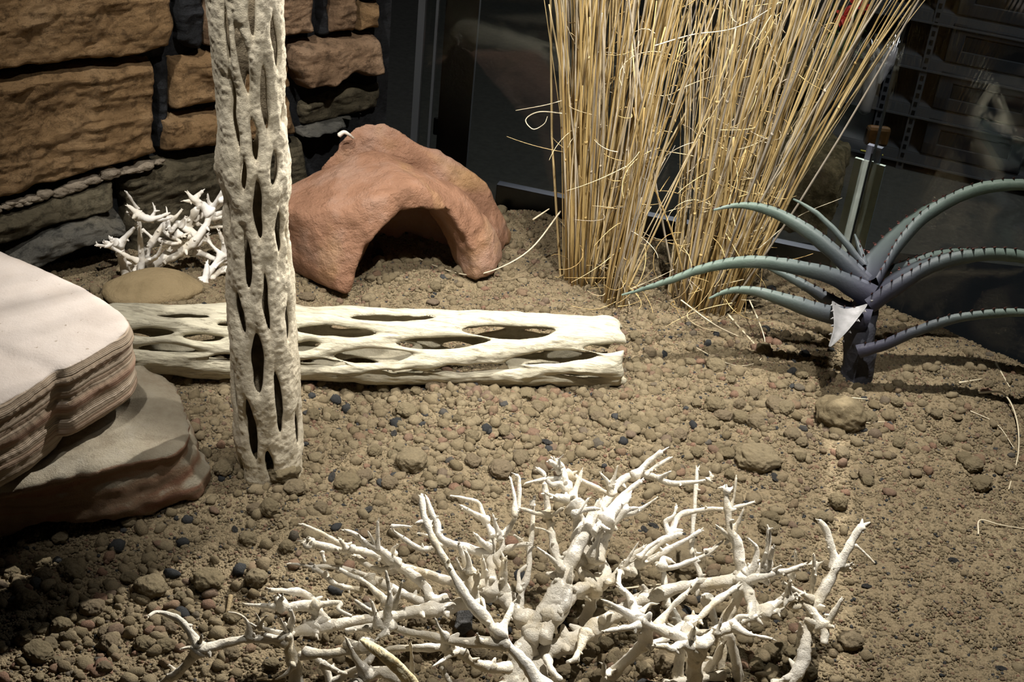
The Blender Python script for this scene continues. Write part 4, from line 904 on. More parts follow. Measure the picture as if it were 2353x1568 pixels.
# grey tube with chrome tools and a clear bag
A = PD(1985, 255, 2.3); Bt = PD(2012, 152, 2.3); r = empty('tool_tube', A, 'grey tube holding shiny metal tools, beyond the glass corner', 'tube')
V, F4, F3 = tube(np.array([A, (A+Bt)/2, Bt]), np.array([15, 16, 17])*2.3/FPX, 18); b = MB(); b.add(V, F4, F3); b.build('tube', M['tube'], r, smooth=True)
for x0, y0, x1, y1, w in ((2010, 150, 2001, 88, 5), (2020, 150, 2013, 86, 5), (2030, 150, 2042, 88, 7), (2038, 150, 2058, 78, 6), (2044, 150, 2072, 70, 5), (2048, 150, 2074, 92, 8)):
    a, c = PD(x0, y0, 2.3), PD(x1, y1, 2.3); V, F4, F3 = tube(catmull([a, (a+c)/2, c], 4), np.array([.6, .7, .8, .9, 1, 1, 1, .7, .25])*w*2.3/FPX, 10); b = MB(); b.add(V, F4, F3); b.build('metal_tool', M['chrome'], r, smooth=True)
V, F4, F3 = tube(catmull([PD(2022, 190, 2.28), PD(2035, 150, 2.28), PD(2052, 115, 2.28)], 5), np.interp(np.linspace(0, 1, 11), [0, .7, 1], [.004, .017, .013]), 12, .5, 3); b = MB(); b.add(V, F4, F3); b.build('clear_bag', M['bag'], r, smooth=True)
c = PD(2015, 312, 2.2); b = MB(); b.box(c, (.040, .015, .034)); o = b.build('packet', M['label'], bevel=.006); tag(o, 'small orange packet with a yellow strip below it, beyond the glass corner', 'packet')
b = MB(); a, q = PD(1978, 346, 2.2), PD(2028, 357, 2.2); V, F4, F3 = tube(np.array([a, q]), np.array([.002, .002]), 6); b.add(V, F4, F3); o = b.build('yellow_strip', M['yellow']); tag(o, 'thin yellow strip under the orange packet', 'strip')
# ------------------------------------------------------------------ white branches
SC = {'A': (300, 1160, 3.8433), 'B': (800, 1160, 3.8433), 'C': (1300, 1160, 3.8433), 'D': (900, 1000, 3.8433), 'E': (1400, 1000, 3.4924), 'G': (200, 400, 5.2278)}
def branchset(root, data, mat, zadd=0., zs=1.):
    """data: (level, crop, points, r0, r1, z0, z1); a point may carry its own crop letter"""
    par = {0: root}
    for k, (lv, c0, pts, r0, r1, z0, z1) in enumerate(data):
        xy = []
        for p in pts:
            c = p[2] if len(p) > 2 else c0; ox, oy, s = SC[c]; xy.append((ox+p[0]/s, oy+p[1]/s))
        xy = np.array(xy); L = np.concatenate([[0], np.cumsum(np.hypot(*np.diff(xy, axis=0).T))]); L /= L[-1]
        C = np.array([P(x, y, ((z0+(z1-z0)*t)*zs+zadd)/100) for (x, y), t in zip(xy, L)]); w = np.array([pr(q)[2] for q in C]); s = SC[c0][2]
        R = (r0+(r1-r0)*L)/s*w/FPX
        K = catmull(np.column_stack([C, R]), 7); n = len(K); Rr = K[:, 3].copy(); t = np.linspace(0, 1, n)
        if lv > 0 or len(pts) > 2: Rr *= 1+.55*np.exp(-(t*n/3.)**2)                         # flared root
        Rr *= 1+.10*vn(K[:, :3], 90, k)+.10*vn(K[:, :3], 200, k+5)
        V, F4, F3 = tube(K[:, :3], Rr, 14, .42, k); mb = MB(); mb.add(V, F4, F3)
        rs = np.random.RandomState(k+3)
        for _ in range(int(n/7)):                                                            # knobs and broken stubs
            i = rs.randint(1, n-1); d = rs.randn(3); d /= np.linalg.norm(d); T = K[min(i+1, n-1), :3]-K[i-1, :3]; T /= np.linalg.norm(T); d -= T*(d@T)*.7; d /= np.linalg.norm(d); q = Rr[i]
            ln = q*rs.uniform(1.1, 2.3); V, F4, F3 = tube(np.array([K[i, :3], K[i, :3]+d*ln*.6, K[i, :3]+d*ln]), np.array([q*.7, q*.5, q*.22]), 8, .3, k); mb.add(V, F4, F3)
        if z1 >= z0 and R[-1] < R[0]:                                                        # splintered tip
            for _ in range(3):
                T = K[-1, :3]-K[-2, :3]; T /= np.linalg.norm(T); d = T+rs.randn(3)*.4; q = Rr[-1]; V, F4, F3 = tube(np.array([K[-2, :3], K[-1, :3]+d*q*.8, K[-1, :3]+d*q*1.7]), np.array([q*.6, q*.45, q*.18]), 6); mb.add(V, F4, F3)
        nm = 'branch' if lv == 0 else 'twig'
        o = mb.build(nm, mat, par[0] if lv == 0 else par[1], smooth=True)
        if lv == 0: par[1] = o
def wroot(px, py, z, label):
    return empty('bleached_branch', P(px, py, z), label, 'branch')
left = wroot(670, 1568, .0, 'left bleached white branch, low and knobbly, with peeling straw-coloured bark')
branchset(left, [
 (0, 'A', [(1480, 1700), (1455, 1500), (1430, 1350), (1400, 1230), (1400, 1130)], 66, 50, .5, 4.5),
 (1, 'A', [(1450, 1420), (1370, 1500), (1280, 1545)], 34, 8, 3, 2),
 (1, 'A', [(1400, 1120), (1430, 1010), (1410, 930)], 30, 14, 4.5, 6.5), (1, 'A', [(1390, 1140), (1350, 1080), (1325, 1008)], 20, 7, 4.5, 6.5),
 (1, 'A', [(1360, 1160), (1240, 1110), (1130, 1090), (1060, 1050)], 30, 9, 4.5, 6), (1, 'A', [(1150, 1095), (1140, 1030), (1105, 960)], 22, 6, 5.5, 7), (1, 'A', [(1145, 1060), (1165, 1030), (1200, 985)], 14, 7, 6, 7),
 (1, 'A', [(1400, 1170), (1300, 1180), (1180, 1150)], 34, 22, 4.5, 5),
 (0, 'A', [(1370, 1220), (1180, 1190), (1000, 1195), (800, 1230), (640, 1272), (590, 1270)], 36, 44, 4.3, 4.5),
 (1, 'A', [(600, 1270), (540, 1150), (480, 1070), (430, 1020), (330, 970), (220, 952), (158, 990)], 42, 13, 4.5, 6.5),
 (1, 'A', [(600, 1270), (520, 1380), (430, 1480), (330, 1545), (180, 1620)], 48, 30, 4.5, .6), (1, 'A', [(420, 1480), (380, 1455), (345, 1425)], 26, 12, 2, 2.6),
 (1, 'A', [(590, 1250), (620, 1200), (630, 1150)], 24, 9, 4.6, 5.6), (1, 'A', [(580, 1270), (500, 1265), (445, 1275)], 24, 9, 4.5, 4.8), (1, 'A', [(1050, 1180), (1040, 1070), (1000, 1000), (930, 962), (872, 950)], 30, 6, 4.5, 7),
 (0, 'A', [(1540, 1310), (1750, 1315), (2000, 1290), (560, 1270, 'B'), (800, 1265, 'B'), (900, 1240, 'B')], 36, 34, 4, 4.5),
 (1, 'A', [(1500, 1330), (1620, 1360), (1700, 1420), (1760, 1560)], 24, 34, 3.5, 1), (1, 'A', [(1690, 1410), (1850, 1480), (2060, 1530)], 26, 26, 3, 1),
 (1, 'A', [(1780, 1600), (1900, 1500), (2050, 1430)], 34, 30, .8, 2.5),
 (0, 'B', [(60, 1640), (170, 1500), (340, 1490), (520, 1600)], 56, 52, 3, 3), (1, 'B', [(170, 1500), (60, 1350), (-20, 1180)], 55, 10, 3.5, 6),
 (1, 'A', [(1900, 1230), (2000, 1250), (2140, 1240)], 30, 45, 4.5, 5), (1, 'B', [(120, 1240), (220, 1250), (200, 1350), (130, 1420)], 45, 30, 5, 4),
 (1, 'B', [(565, 1520), (562, 1380), (550, 1235)], 17, 14, 2.5, 6.5)], M['white'])
bf = MB()
for k in range(7):
    o = k*9-27; C = catmull([P(800+(140+o)/3.8433, 1160+(1190+abs(o)*.4)/3.8433, .062), P(800+(290+o*.9)/3.8433, 1160+(1310+o*.2)/3.8433, .066), P(800+(450+o)/3.8433, 1160+(1450)/3.8433, .058), P(800+(600+o)/3.8433, 1160+(1620)/3.8433, .045)], 7)
    V, F4, F3 = tube(C, np.interp(np.linspace(0, 1, len(C)), [0, .3, 1], [.0008, .0030, .0024]), 8, .3, k); bf.add(V, F4, F3)
o = bf.build('peeling_bark', M['fibre'], left, smooth=True); o['label'] = 'peeling straw-coloured bark'
mid = wroot(1205, 1568, .0, 'middle bleached white branch, the tallest, spreading widest over the soil')
branchset(mid, [
 (0, 'B', [(1440, 1720), (1500, 1450), (1560, 1280), (1640, 1100), (1750, 920), (1860, 740), (1915, 610), (2000, 440), (2100, 240), (2185, 60)], 105, 50, -.5, 8.5),
 (1, 'B', [(1780, 1000), (1860, 800), (1940, 660), (1930, 560)], 80, 50, 3.5, 5.5), (1, 'B', [(1720, 1180), (1830, 1000), (1920, 850), (1940, 720)], 62, 60, 2.5, 5),
 (1, 'D', [(1520, 1210), (1450, 1050), (1420, 900), (1385, 700), (1360, 550), (1350, 430)], 46, 24, 5.5, 9), (1, 'D', [(1385, 700), (1270, 690), (1200, 665), (1140, 650)], 26, 14, 8, 9), (1, 'D', [(1400, 715), (1450, 690), (1500, 650)], 18, 12, 8, 9),
 (1, 'D', [(1420, 880), (1340, 835), (1270, 820)], 15, 7, 7, 8), (1, 'D', [(1500, 1180), (1400, 1080), (1290, 1000)], 30, 11, 6, 8),
 (0, 'D', [(1700, 1150), (1740, 900), (1830, 700), (1950, 500), (2050, 390), (2180, 345), (2306, 365), (480, 385, 'E'), (620, 385, 'E'), (810, 365, 'E')], 55, 17, 5, 10.5),
 (1, 'E', [(210, 335), (300, 230), (420, 135)], 36, 17, 10, 11.5), (1, 'E', [(290, 320), (360, 262), (488, 185)], 20, 13, 10, 11), (1, 'E', [(400, 350), (450, 320), (490, 295)], 20, 7, 10, 11), (1, 'E', [(800, 365), (820, 340), (815, 325)], 20, 18, 10.5, 10.8),
 (1, 'D', [(1800, 870), (1900, 700), (2050, 530), (2200, 410)], 40, 22, 8, 10), (1, 'D', [(1790, 1100), (1850, 960), (1900, 850), (2080, 650)], 62, 40, 6, 9), (1, 'D', [(1900, 760), (1980, 660), (2060, 580), (2095, 535)], 60, 26, 8.5, 9.5),
 (1, 'D', [(2040, 690), (2120, 692), (2200, 655), (250, 600, 'E'), (372, 512, 'E')], 24, 10, 8.5, 10), (1, 'D', [(1790, 850), (1850, 810), (1900, 830)], 24, 22, 8.5, 9), (1, 'D', [(1760, 1080), (1830, 900), (1870, 840)], 30, 20, 6.5, 8.5), (1, 'D', [(1600, 700), (1700, 665), (1800, 650)], 26, 18, 9, 9.5),
 (0, 'D', [(1700, 900), (1650, 740), (1610, 640), (1560, 500), (1520, 390), (1500, 280), (1440, 230)], 72, 26, 7, 11),
 (1, 'D', [(1560, 480), (1480, 430), (1400, 430), (1340, 340), (1290, 300)], 40, 16, 9.5, 10.5), (1, 'D', [(1500, 390), (1400, 385), (1300, 400), (1180, 430)], 22, 10, 10, 10.5), (1, 'D', [(1590, 570), (1640, 440), (1680, 315)], 34, 9, 9, 10.5),
 (1, 'D', [(1480, 320), (1440, 270), (1395, 235)], 28, 16, 10.5, 11.5), (1, 'D', [(1490, 280), (1480, 220), (1510, 180)], 24, 6, 11, 12), (1, 'D', [(1540, 340), (1680, 400), (1830, 480), (1910, 520)], 24, 22, 10, 8.5), (1, 'D', [(1950, 520), (1920, 430), (1850, 345)], 34, 10, 9, 10.5),
 (1, 'D', [(1930, 450), (1970, 360), (1995, 275)], 24, 7, 9.5, 11), (1, 'D', [(1630, 640), (1600, 580), (1450, 560)], 60, 40, 9, 9.5), (1, 'D', [(1600, 700), (1640, 690), (1740, 560)], 20, 10, 9, 10),
 (0, 'D', [(1110, 1560), (1140, 1400), (1200, 1230), (1220, 1000), (1240, 850), (1250, 590)], 32, 17, 3, 8.5), (1, 'D', [(1205, 1000), (1150, 940), (1085, 885)], 22, 11, 6, 7.5), (1, 'D', [(1130, 1380), (1120, 1230), (1150, 1190), (1190, 1150)], 24, 12, 4.5, 5.5), (1, 'D', [(1240, 620), (1245, 580)], 18, 16, 8.5, 8.8),
 (0, 'B', [(1560, 1020), (1470, 930), (1420, 850), (1280, 785), (1100, 830), (900, 910), (700, 930), (450, 970), (220, 1010), (1900, 1040, 'A'), (1650, 1095, 'A'), (1450, 1130, 'A')], 72, 42, 3, 4),
 (1, 'A', [(1680, 1040), (1650, 950), (1610, 860), (1530, 785), (1400, 765), (1230, 755)], 55, 17, 4, 7), (1, 'A', [(1640, 900), (1500, 895), (1340, 905), (1200, 895), (1005, 882)], 44, 15, 5, 6.5), (1, 'A', [(1340, 900), (1320, 860), (1340, 825)], 42, 22, 6, 7),
 (1, 'A', [(1620, 890), (1750, 872), (1850, 875), (1835, 930), (1950, 985)], 34, 14, 5.5, 5), (1, 'A', [(1590, 1090), (1620, 1060), (1640, 1140)], 48, 26, 4, 4), (1, 'B', [(1110, 860), (1130, 730), (1145, 620)], 42, 26, 4, 6.5),
 (1, 'B', [(1100, 830), (1065, 650), (1035, 500), (1000, 430), (980, 355)], 58, 18, 4, 8), (1, 'B', [(1030, 640), (985, 560), (955, 480)], 26, 9, 6, 7.5), (1, 'B', [(1080, 600), (1060, 480), (1040, 420)], 30, 18, 6.5, 8),
 (0, 'D', [(880, 1400), (885, 1200), (870, 1080), (880, 980), (900, 900), (850, 800), (805, 700), (765, 600), (640, 560), (525, 538)], 50, 9, 4, 9), (1, 'D', [(840, 760), (720, 690), (610, 628)], 32, 12, 7, 8.5), (1, 'D', [(870, 1000), (800, 950), (745, 885)], 34, 18, 6, 7.5),
 (1, 'D', [(870, 1060), (750, 1030), (600, 985), (480, 940), (420, 880), (400, 780), (350, 680), (310, 560)], 46, 17, 5.5, 9), (1, 'D', [(470, 950), (360, 1000), (240, 1000), (120, 925), (10, 845)], 36, 10, 6.5, 7.5), (1, 'D', [(0, 808), (80, 803), (160, 812)], 12, 10, 8, 8), (1, 'D', [(10, 845), (0, 808)], 10, 9, 7.5, 8),
 (1, 'D', [(430, 900), (340, 890), (235, 868)], 26, 9, 6.5, 7.5), (1, 'D', [(830, 1240), (815, 1170), (800, 1100)], 30, 16, 5, 6.5),
 (0, 'D', [(980, 1380), (985, 1250), (995, 1110)], 50, 32, 3.5, 6), (1, 'D', [(990, 1180), (920, 1090), (975, 1000), (970, 900), (1020, 840), (1080, 750), (1120, 600), (1125, 400), (1100, 355)], 30, 17, 5, 10), (1, 'D', [(1085, 720), (1085, 560), (1050, 385)], 22, 12, 8.5, 10),
 (1, 'D', [(960, 890), (920, 800), (895, 710)], 28, 10, 7, 8.5), (1, 'D', [(1000, 1010), (1100, 980), (1200, 965)], 26, 18, 6, 7), (1, 'D', [(960, 910), (920, 890), (880, 890)], 26, 16, 7, 6.5),
 (0, 'B', [(1740, 1640), (1560, 1400), (1400, 1230), (1300, 1130), (1200, 1000), (1080, 860), (950, 660), (850, 480), (760, 330), (700, 180), (660, 60), (265, 555, 'D')], 56, 24, 4, 11),
 (1, 'B', [(1330, 1150), (1400, 1020), (1450, 880)], 52, 24, 6.5, 7), (1, 'B', [(700, 170), (680, 150), (600, 160)], 40, 8, 10, 10.5), (1, 'B', [(700, 190), (740, 190)], 30, 14, 10, 9.5), (1, 'B', [(1120, 880), (1180, 840), (1210, 920)], 26, 10, 6.5, 7),
 (0, 'B', [(1400, 1240), (1200, 1215), (1000, 1215), (800, 1180), (600, 1140), (400, 1090), (280, 1070), (100, 1095), (-20, 1115)], 44, 30, 6, 5), (1, 'B', [(350, 1080), (350, 950), (370, 820), (355, 700), (335, 590)], 50, 10, 5.5, 9), (1, 'B', [(390, 900), (440, 800), (475, 690)], 34, 12, 6.5, 8.5),
 (1, 'B', [(270, 1070), (235, 950), (208, 860)], 36, 14, 5.5, 7), (1, 'B', [(220, 960), (140, 910), (65, 850)], 26, 14, 6, 7), (1, 'B', [(360, 1080), (330, 1130), (270, 1170)], 40, 24, 5.5, 5.5), (1, 'B', [(860, 1180), (800, 1090), (770, 1010)], 28, 9, 6, 7.5), (1, 'B', [(1160, 1210), (1145, 1170), (1140, 1140)], 24, 9, 6.5, 7.5),
 (0, 'B', [(890, 1250), (1000, 1320), (1100, 1390), (1250, 1440), (1420, 1440)], 38, 52, 4.5, 2), (1, 'B', [(970, 1290), (860, 1360), (755, 1425)], 24, 8, 4.5, 5.5), (1, 'B', [(825, 1430), (870, 1520), (920, 1600)], 12, 28, 4, 3), (1, 'B', [(1000, 1300), (1040, 1320), (1030, 1370)], 36, 20, 4.5, 4), (1, 'B', [(870, 1240), (900, 1260), (960, 1290)], 60, 40, 5, 4.5),
 (0, 'B', [(1230, 740), (1050, 720), (900, 680), (700, 620), (520, 565), (420, 530)], 52, 32, 2.8, 4.5), (1, 'B', [(420, 560), (300, 575), (180, 540), (80, 460)], 34, 24, 4.3, 5),
 (0, 'B', [(860, 860), (740, 830), (690, 740), (600, 640), (450, 550), (330, 490), (200, 430), (0, 400), (1800, 390, 'A'), (1660, 355, 'A'), (1560, 325, 'A')], 46, 26, 3.3, 7),
 (1, 'A', [(1960, 400), (1850, 345), (1700, 260), (1600, 210), (1512, 175)], 30, 13, 6, 8), (1, 'A', [(1600, 350), (1560, 375), (1530, 345)], 32, 16, 7, 7), (1, 'A', [(1590, 335), (1570, 300)], 28, 18, 7, 7.4), (1, 'A', [(1900, 385), (1870, 340), (1850, 310)], 24, 14, 6.5, 7.2), (1, 'A', [(1690, 420), (1700, 460), (1716, 512)], 16, 15, 4.5, 4),
 (1, 'B', [(430, 530), (300, 420), (150, 330), (60, 262), (-20, 230)], 44, 17, 5, 8.5), (1, 'B', [(265, 400), (260, 280), (262, 148)], 22, 11, 6.5, 8.5), (1, 'B', [(400, 440), (395, 395), (440, 355)], 24, 8, 5.5, 6.5), (1, 'B', [(240, 390), (215, 320), (175, 240)], 20, 7, 6.5, 8), (1, 'B', [(150, 350), (110, 300), (95, 270)], 26, 12, 7, 8),
 (0, 'B', [(760, 870), (600, 835), (470, 780), (350, 725), (200, 650), (0, 580), (1750, 548, 'A'), (1600, 548, 'A'), (1500, 530, 'A'), (1395, 522, 'A')], 50, 10, 3, 6), (1, 'A', [(1610, 560), (1700, 610), (1770, 680), (1880, 730), (2040, 755)], 18, 26, 5.5, 3.5), (1, 'A', [(1720, 620), (1725, 585)], 20, 9, 5, 5.5),
 (1, 'B', [(335, 860), (260, 785), (140, 680), (0, 615), (1850, 575, 'A')], 34, 16, 5, 5.5), (1, 'B', [(180, 640), (200, 690), (260, 680)], 45, 30, 4.5, 4),
 (0, 'B', [(1600, 1180), (1830, 1010), (1920, 860), (2000, 780), (2130, 730), (2306, 680), (380, 690, 'C'), (480, 600, 'C'), (580, 540, 'C')], 60, 46, 2.5, 6),
 (1, 'C', [(540, 580), (640, 500), (730, 410), (830, 330), (930, 285), (1020, 255)], 48, 20, 6, 8), (1, 'C', [(600, 540), (760, 480), (900, 400), (1050, 320), (1190, 232)], 34, 16, 6, 8.5), (1, 'C', [(640, 520), (740, 490), (830, 535), (920, 560), (1050, 520), (1200, 460), (1270, 420), (1385, 325)], 32, 10, 6, 8), (1, 'C', [(1240, 430), (1290, 400)], 30, 24, 7.5, 7.7),
 (1, 'C', [(930, 290), (900, 220), (885, 150), (950, 100), (975, 20)], 28, 13, 7.5, 9), (1, 'C', [(935, 260), (970, 150), (1020, 85), (1150, 55), (1280, 42), (1420, 40), (1540, 15), (1660, -20)], 34, 12, 7.5, 9.5), (1, 'C', [(480, 610), (520, 540), (570, 450), (635, 345)], 28, 8, 6, 8), (1, 'C', [(520, 570), (600, 450), (690, 375)], 46, 14, 6, 7.5),
 (1, 'C', [(850, 560), (860, 480), (930, 500)], 30, 18, 7, 7), (1, 'C', [(640, 470), (730, 390), (825, 320)], 20, 10, 7, 8), (1, 'C', [(230, 740), (350, 600), (200, 350)], 70, 50, 4.5, 5), (1, 'C', [(250, 560), (270, 480), (350, 330)], 22, 14, 3, 3.5),
 (1, 'C', [(170, 1050), (215, 900), (235, 770)], 50, 42, .3, 3.5), (1, 'C', [(340, 700), (320, 750)], 24, 14, 5, 4.5),
 (0, 'B', [(1600, 1700), (1680, 1440), (1760, 1310), (1900, 1245), (150, 1160, 'C'), (300, 1065, 'C'), (450, 965, 'C'), (650, 850, 'C'), (850, 775, 'C'), (1100, 720, 'C'), (1350, 690, 'C'), (1540, 650, 'C')], 84, 50, 0, 6),
 (1, 'C', [(1530, 670), (1700, 650), (1850, 610), (1960, 590), (2095, 535)], 50, 17, 6, 8), (1, 'C', [(1560, 650), (1540, 500), (1510, 340), (1450, 220), (1430, 60), (940, 440, 'E')], 62, 22, 6, 11), (1, 'E', [(985, 830), (930, 790), (855, 725)], 26, 7, 8, 9.5), (1, 'E', [(1000, 750), (1035, 700), (1075, 600)], 24, 7, 8.5, 10), (1, 'E', [(965, 600), (1000, 500), (1018, 345)], 18, 8, 9.5, 11.5), (1, 'E', [(945, 450), (920, 425), (885, 425)], 24, 9, 11, 11), (1, 'E', [(945, 455), (985, 425)], 22, 9, 11, 11),
 (1, 'C', [(1600, 610), (1670, 520), (1685, 390), (1610, 298)], 50, 8, 6.5, 9), (1, 'C', [(1700, 610), (1770, 560), (1780, 430), (1790, 300), (1790, 210)], 60, 14, 6.5, 10), (1, 'C', [(1780, 520), (1810, 450), (1832, 380)], 36, 16, 7.5, 9), (1, 'C', [(1820, 600), (1900, 540)], 18, 7, 7, 8), (1, 'C', [(1990, 640), (2030, 530), (2025, 415)], 26, 8, 6, 8.5), (1, 'C', [(1560, 610), (1650, 570), (1740, 590)], 50, 40, 6.3, 6.8), (1, 'C', [(1790, 230), (1825, 210)], 14, 7, 9.8, 10.2),
 (1, 'C', [(1560, 670), (1610, 780), (1640, 890), (1640, 1000)], 62, 40, 6, 5), (1, 'C', [(1650, 900), (1760, 960), (1885, 940)], 46, 28, 5, 5), (1, 'C', [(1740, 960), (1850, 880), (1960, 810), (2040, 800)], 44, 30, 5, 5.5), (1, 'C', [(1960, 820), (1965, 750), (1985, 670)], 36, 12, 5.5, 7), (1, 'C', [(1640, 1000), (1700, 960)], 40, 30, 5, 5),
 (1, 'C', [(1530, 740), (1480, 900), (1420, 1020), (1380, 1160), (1370, 1350), (1385, 1600)], 46, 42, 5.5, -.3), (1, 'C', [(480, 590), (470, 680), (500, 760), (560, 820), (600, 900), (640, 1010)], 16, 38, 6.5, 6.5), (1, 'B', [(1760, 1350), (1790, 1450), (1870, 1550)], 26, 30, 2, 3), (1, 'C', [(190, 1140), (110, 1300), (80, 1370), (10, 1395)], 42, 16, 3, 2.5), (1, 'C', [(90, 1360), (110, 1385)], 24, 14, 2.5, 2.2)], M['white'])
right = wroot(1597, 1568, .0, 'right bleached white branch with a thick forked stalk at its right end')
branchset(right, [
 (0, 'C', [(1140, 1720), (1140, 1450), (1150, 1240)], 60, 78, -.5, 5), (1, 'C', [(1110, 1220), (1120, 1150), (1135, 1090)], 44, 18, 5, 6.5), (1, 'C', [(1060, 1180), (1060, 1110), (1100, 1060)], 60, 30, 4.8, 5.6),
 (1, 'C', [(1130, 1220), (1000, 1170), (860, 1110), (760, 1075), (640, 1020)], 48, 40, 5, 6.5), (1, 'C', [(640, 1030), (540, 960), (440, 900), (325, 845)], 50, 10, 6.5, 8), (1, 'C', [(470, 930), (400, 920), (350, 905)], 18, 7, 7, 7.6), (1, 'C', [(640, 1070), (520, 1090), (420, 1110), (350, 1120)], 36, 16, 6.5, 7), (1, 'C', [(630, 1010), (600, 900), (560, 810), (480, 740)], 56, 24, 6.5, 7.5),
 (1, 'C', [(680, 1050), (710, 1190), (620, 1300), (480, 1430), (330, 1580)], 56, 46, 6, .5), (1, 'C', [(660, 960), (740, 880), (800, 880)], 20, 8, 6.8, 7.2), (1, 'C', [(420, 1490), (340, 1500), (335, 1410)], 40, 16, 1.5, 3),
 (1, 'C', [(1170, 1250), (1290, 1170), (1400, 1095), (1540, 1030), (1650, 1000)], 62, 36, 5, 5.5), (1, 'C', [(1500, 1080), (1600, 1140), (1700, 1165), (1825, 1190)], 30, 12, 5.5, 6), (1, 'C', [(1480, 1060), (1520, 1000), (1600, 990)], 34, 16, 5.5, 6.3), (1, 'C', [(1330, 1130), (1360, 1060), (1370, 1010)], 28, 9, 5.5, 6.5),
 (1, 'C', [(1110, 1260), (1020, 1235), (940, 1280), (880, 1255), (795, 1250)], 46, 18, 5, 6), (1, 'C', [(930, 1150), (1030, 1060), (1170, 1005), (1300, 880), (1500, 735)], 34, 26, 4.5, 6), (1, 'C', [(1090, 1040), (1150, 990), (1190, 1040)], 40, 18, 5, 5), (1, 'C', [(790, 1090), (940, 900), (1070, 780), (1155, 670)], 32, 16, 5.5, 7.5),
 (0, 'C', [(1340, 1150), (1290, 930), (1240, 780), (1180, 600), (1115, 400), (1120, 250), (1140, 0), (705, 280, 'E')], 30, 17, 1, 9), (1, 'C', [(1260, 840), (1230, 830)], 40, 26, 3.5, 4), (1, 'C', [(1120, 430), (1160, 430)], 32, 14, 6.5, 6.5),
 (0, 'C', [(1020, 1110), (960, 960), (890, 860), (865, 600), (860, 470)], 38, 22, 1.5, 4), (0, 'C', [(990, 1700), (990, 1500), (1020, 1280)], 60, 52, -.3, 2.5), (0, 'C', [(1420, 1130), (1480, 1290), (1540, 1620)], 36, 46, 4, -.3), (0, 'C', [(1230, 1470), (1310, 1390), (1385, 1240)], 46, 28, 1, 4), (0, 'C', [(880, 1600), (1100, 1550), (1400, 1510)], 34, 44, .8, 1.2), (1, 'C', [(1130, 1115), (1200, 1130), (1310, 1110)], 26, 26, 3, 3),
 (1, 'C', [(740, 1230), (830, 1210), (900, 1190)], 34, 24, 3.5, 3), (0, 'C', [(1080, 1700), (1090, 1500), (1090, 1300)], 30, 26, 0, 2),
 (0, 'C', [(1860, 1640), (1990, 1560), (2060, 1450), (2110, 1300), (2140, 1100), (2190, 930), (1700, 1280, 'E'), (1800, 1110, 'E'), (1880, 970, 'E'), (1960, 830, 'E'), (2025, 735, 'E')], 64, 36, -.3, 9),
 (1, 'E', [(1830, 1060), (1790, 930), (1770, 850), (1725, 740), (1685, 690)], 46, 17, 6.5, 9), (1, 'E', [(1870, 1060), (1930, 1045)], 32, 16, 6.5, 7), (1, 'E', [(1975, 885), (2050, 950), (2128, 1030)], 12, 10, 7, 6), (1, 'E', [(1620, 1400), (1625, 1250), (1645, 1100), (1640, 960)], 32, 12, 4, 8), (1, 'E', [(1650, 1050), (1710, 1020)], 26, 7, 6.5, 7), (1, 'E', [(1635, 1040), (1600, 1040)], 24, 8, 6.5, 7),
 (1, 'E', [(1630, 1320), (1520, 1260), (1392, 1188)], 24, 18, 5, 6.5), (1, 'E', [(1720, 1540), (1640, 1430), (1560, 1360), (1460, 1360)], 44, 22, 4, 5), (1, 'E', [(1500, 1370), (1500, 1410)], 36, 24, 5, 4.6), (1, 'E', [(1730, 1530), (1800, 1430), (1865, 1320)], 34, 12, 4, 6), (1, 'C', [(2270, 1080), (2290, 1150), (2280, 1230)], 42, 32, 4, 3.4), (1, 'C', [(2110, 1220), (2080, 1150), (2070, 1040)], 50, 10, 2, 4), (1, 'E', [(1730, 1530), (1800, 1540)], 32, 14, 4, 4.5), (1, 'C', [(2050, 1500), (1980, 1520), (1930, 1540)], 40, 24, 1, 1)], M['white'])
back = empty('bleached_branch', P(330, 645, 0), 'small bleached white branch in front of the stone wall, behind the upright wood', 'branch')
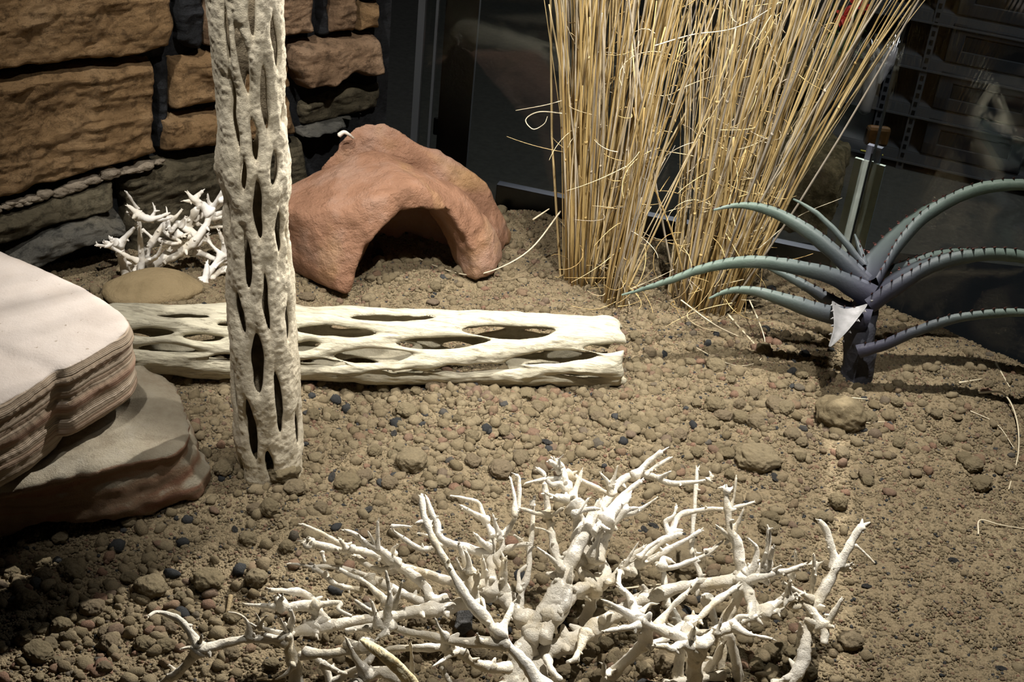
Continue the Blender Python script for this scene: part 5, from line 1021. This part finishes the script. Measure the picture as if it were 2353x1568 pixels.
branchset(back, [
 (0, 'G', [(640, 1290), (655, 1050), (640, 800), (625, 600), (615, 450), (545, 330), (470, 215)], 42, 14, -.5, 10), (1, 'G', [(640, 510), (740, 545), (860, 520), (970, 475)], 46, 18, 7.5, 8), (1, 'G', [(610, 490), (560, 440), (505, 390)], 42, 22, 7.8, 8.6), (1, 'G', [(600, 520), (540, 500), (485, 465)], 30, 16, 7.3, 7.6), (1, 'G', [(780, 520), (815, 440), (790, 350)], 24, 6, 7.6, 9), (1, 'G', [(810, 450), (870, 440)], 10, 5, 8.2, 8.4), (1, 'G', [(850, 540), (930, 550), (980, 530)], 26, 18, 7, 7),
 (0, 'G', [(680, 1270), (720, 930), (800, 800), (940, 600)], 42, 38, -.3, 5), (0, 'G', [(680, 1270), (760, 1160), (900, 1060), (1060, 980), (1220, 860), (1340, 740), (1440, 580), (1480, 440)], 48, 44, -.3, 6.5),
 (1, 'G', [(1480, 450), (1400, 385), (1300, 320), (1205, 225)], 64, 22, 6.5, 8.5), (1, 'G', [(1300, 320), (1240, 325), (1160, 322)], 32, 10, 7.5, 7.8), (1, 'G', [(1300, 300), (1340, 250), (1385, 205)], 32, 18, 7.8, 8.6), (1, 'G', [(1480, 440), (1560, 330), (1625, 205)], 36, 20, 6.5, 9), (1, 'G', [(1480, 390), (1460, 320), (1450, 245)], 26, 9, 7, 8.5), (1, 'G', [(1500, 430), (1620, 350), (1720, 290)], 36, 28, 6.5, 8), (1, 'G', [(1500, 490), (1600, 470), (1700, 425)], 40, 28, 6, 6.8),
 (1, 'G', [(1480, 640), (1560, 635), (1670, 630), (1685, 570)], 20, 20, 4.5, 5), (1, 'G', [(1180, 640), (1250, 530), (1320, 420)], 50, 32, 4.5, 7), (1, 'G', [(1290, 540), (1400, 470), (1480, 430)], 34, 30, 5.5, 6.5), (1, 'G', [(1210, 650), (1290, 590), (1350, 600)], 40, 30, 4.5, 5), (1, 'G', [(1600, 330), (1680, 230), (1720, 180)], 28, 18, 8, 9), (1, 'G', [(1520, 520), (1620, 520), (1700, 490)], 30, 22, 5.8, 6.2), (1, 'G', [(1540, 575), (1600, 580)], 26, 20, 5, 5),
 (1, 'G', [(1240, 860), (1330, 850), (1380, 800), (1420, 745)], 34, 22, 3, 4), (1, 'G', [(1420, 750), (1500, 860), (1600, 960)], 26, 26, 4, 2.5), (0, 'G', [(1300, 740), (1160, 650), (1090, 590), (1000, 690), (975, 560), (955, 415)], 46, 13, 4, 7), (1, 'G', [(1010, 540), (1070, 510), (1130, 440)], 28, 16, 6, 7), (1, 'G', [(1120, 620), (1180, 520)], 34, 18, 5, 6),
 (0, 'G', [(1300, 930), (1420, 975), (1560, 1030), (1700, 1060)], 34, 30, 2, 1.5), (1, 'G', [(1650, 1010), (1645, 860), (1590, 700)], 38, 18, 2, 5), (1, 'G', [(1620, 960), (1520, 1110), (1430, 1240), (1370, 1340)], 36, 42, 2.5, 0), (1, 'G', [(1400, 1300), (1430, 1200), (1440, 1090)], 44, 26, .5, 2), (0, 'G', [(1470, 1260), (1580, 1180), (1720, 1120)], 42, 44, .3, .8), (1, 'G', [(1620, 1020), (1540, 1130)], 26, 16, 2, 1.5),
 (0, 'G', [(520, 1270), (450, 1100), (400, 950), (340, 800)], 64, 44, -.3, 4.5), (1, 'G', [(400, 840), (480, 740), (570, 645)], 40, 22, 4, 6), (1, 'G', [(600, 1040), (500, 1000), (400, 945), (270, 875), (120, 855)], 30, 22, 2.5, 5), (1, 'G', [(260, 860), (240, 830), (200, 820)], 34, 22, 4.5, 5), (1, 'G', [(330, 830), (300, 790)], 40, 30, 4.5, 5), (1, 'G', [(560, 1220), (590, 1120), (640, 1060)], 34, 20, 0, 1.5),
 (1, 'G', [(710, 1050), (820, 1010), (870, 930), (905, 815)], 38, 7, 1.5, 5), (1, 'G', [(770, 1110), (880, 1040), (970, 945)], 50, 42, 1, 2.5), (1, 'G', [(870, 790), (1010, 835), (1120, 820), (1000, 750), (935, 700)], 24, 22, 4, 4.5), (1, 'G', [(1080, 730), (1150, 740)], 44, 30, 4.5, 4.5), (1, 'G', [(665, 670), (720, 710), (780, 770)], 18, 22, 4, 3.5)], M['white2'])
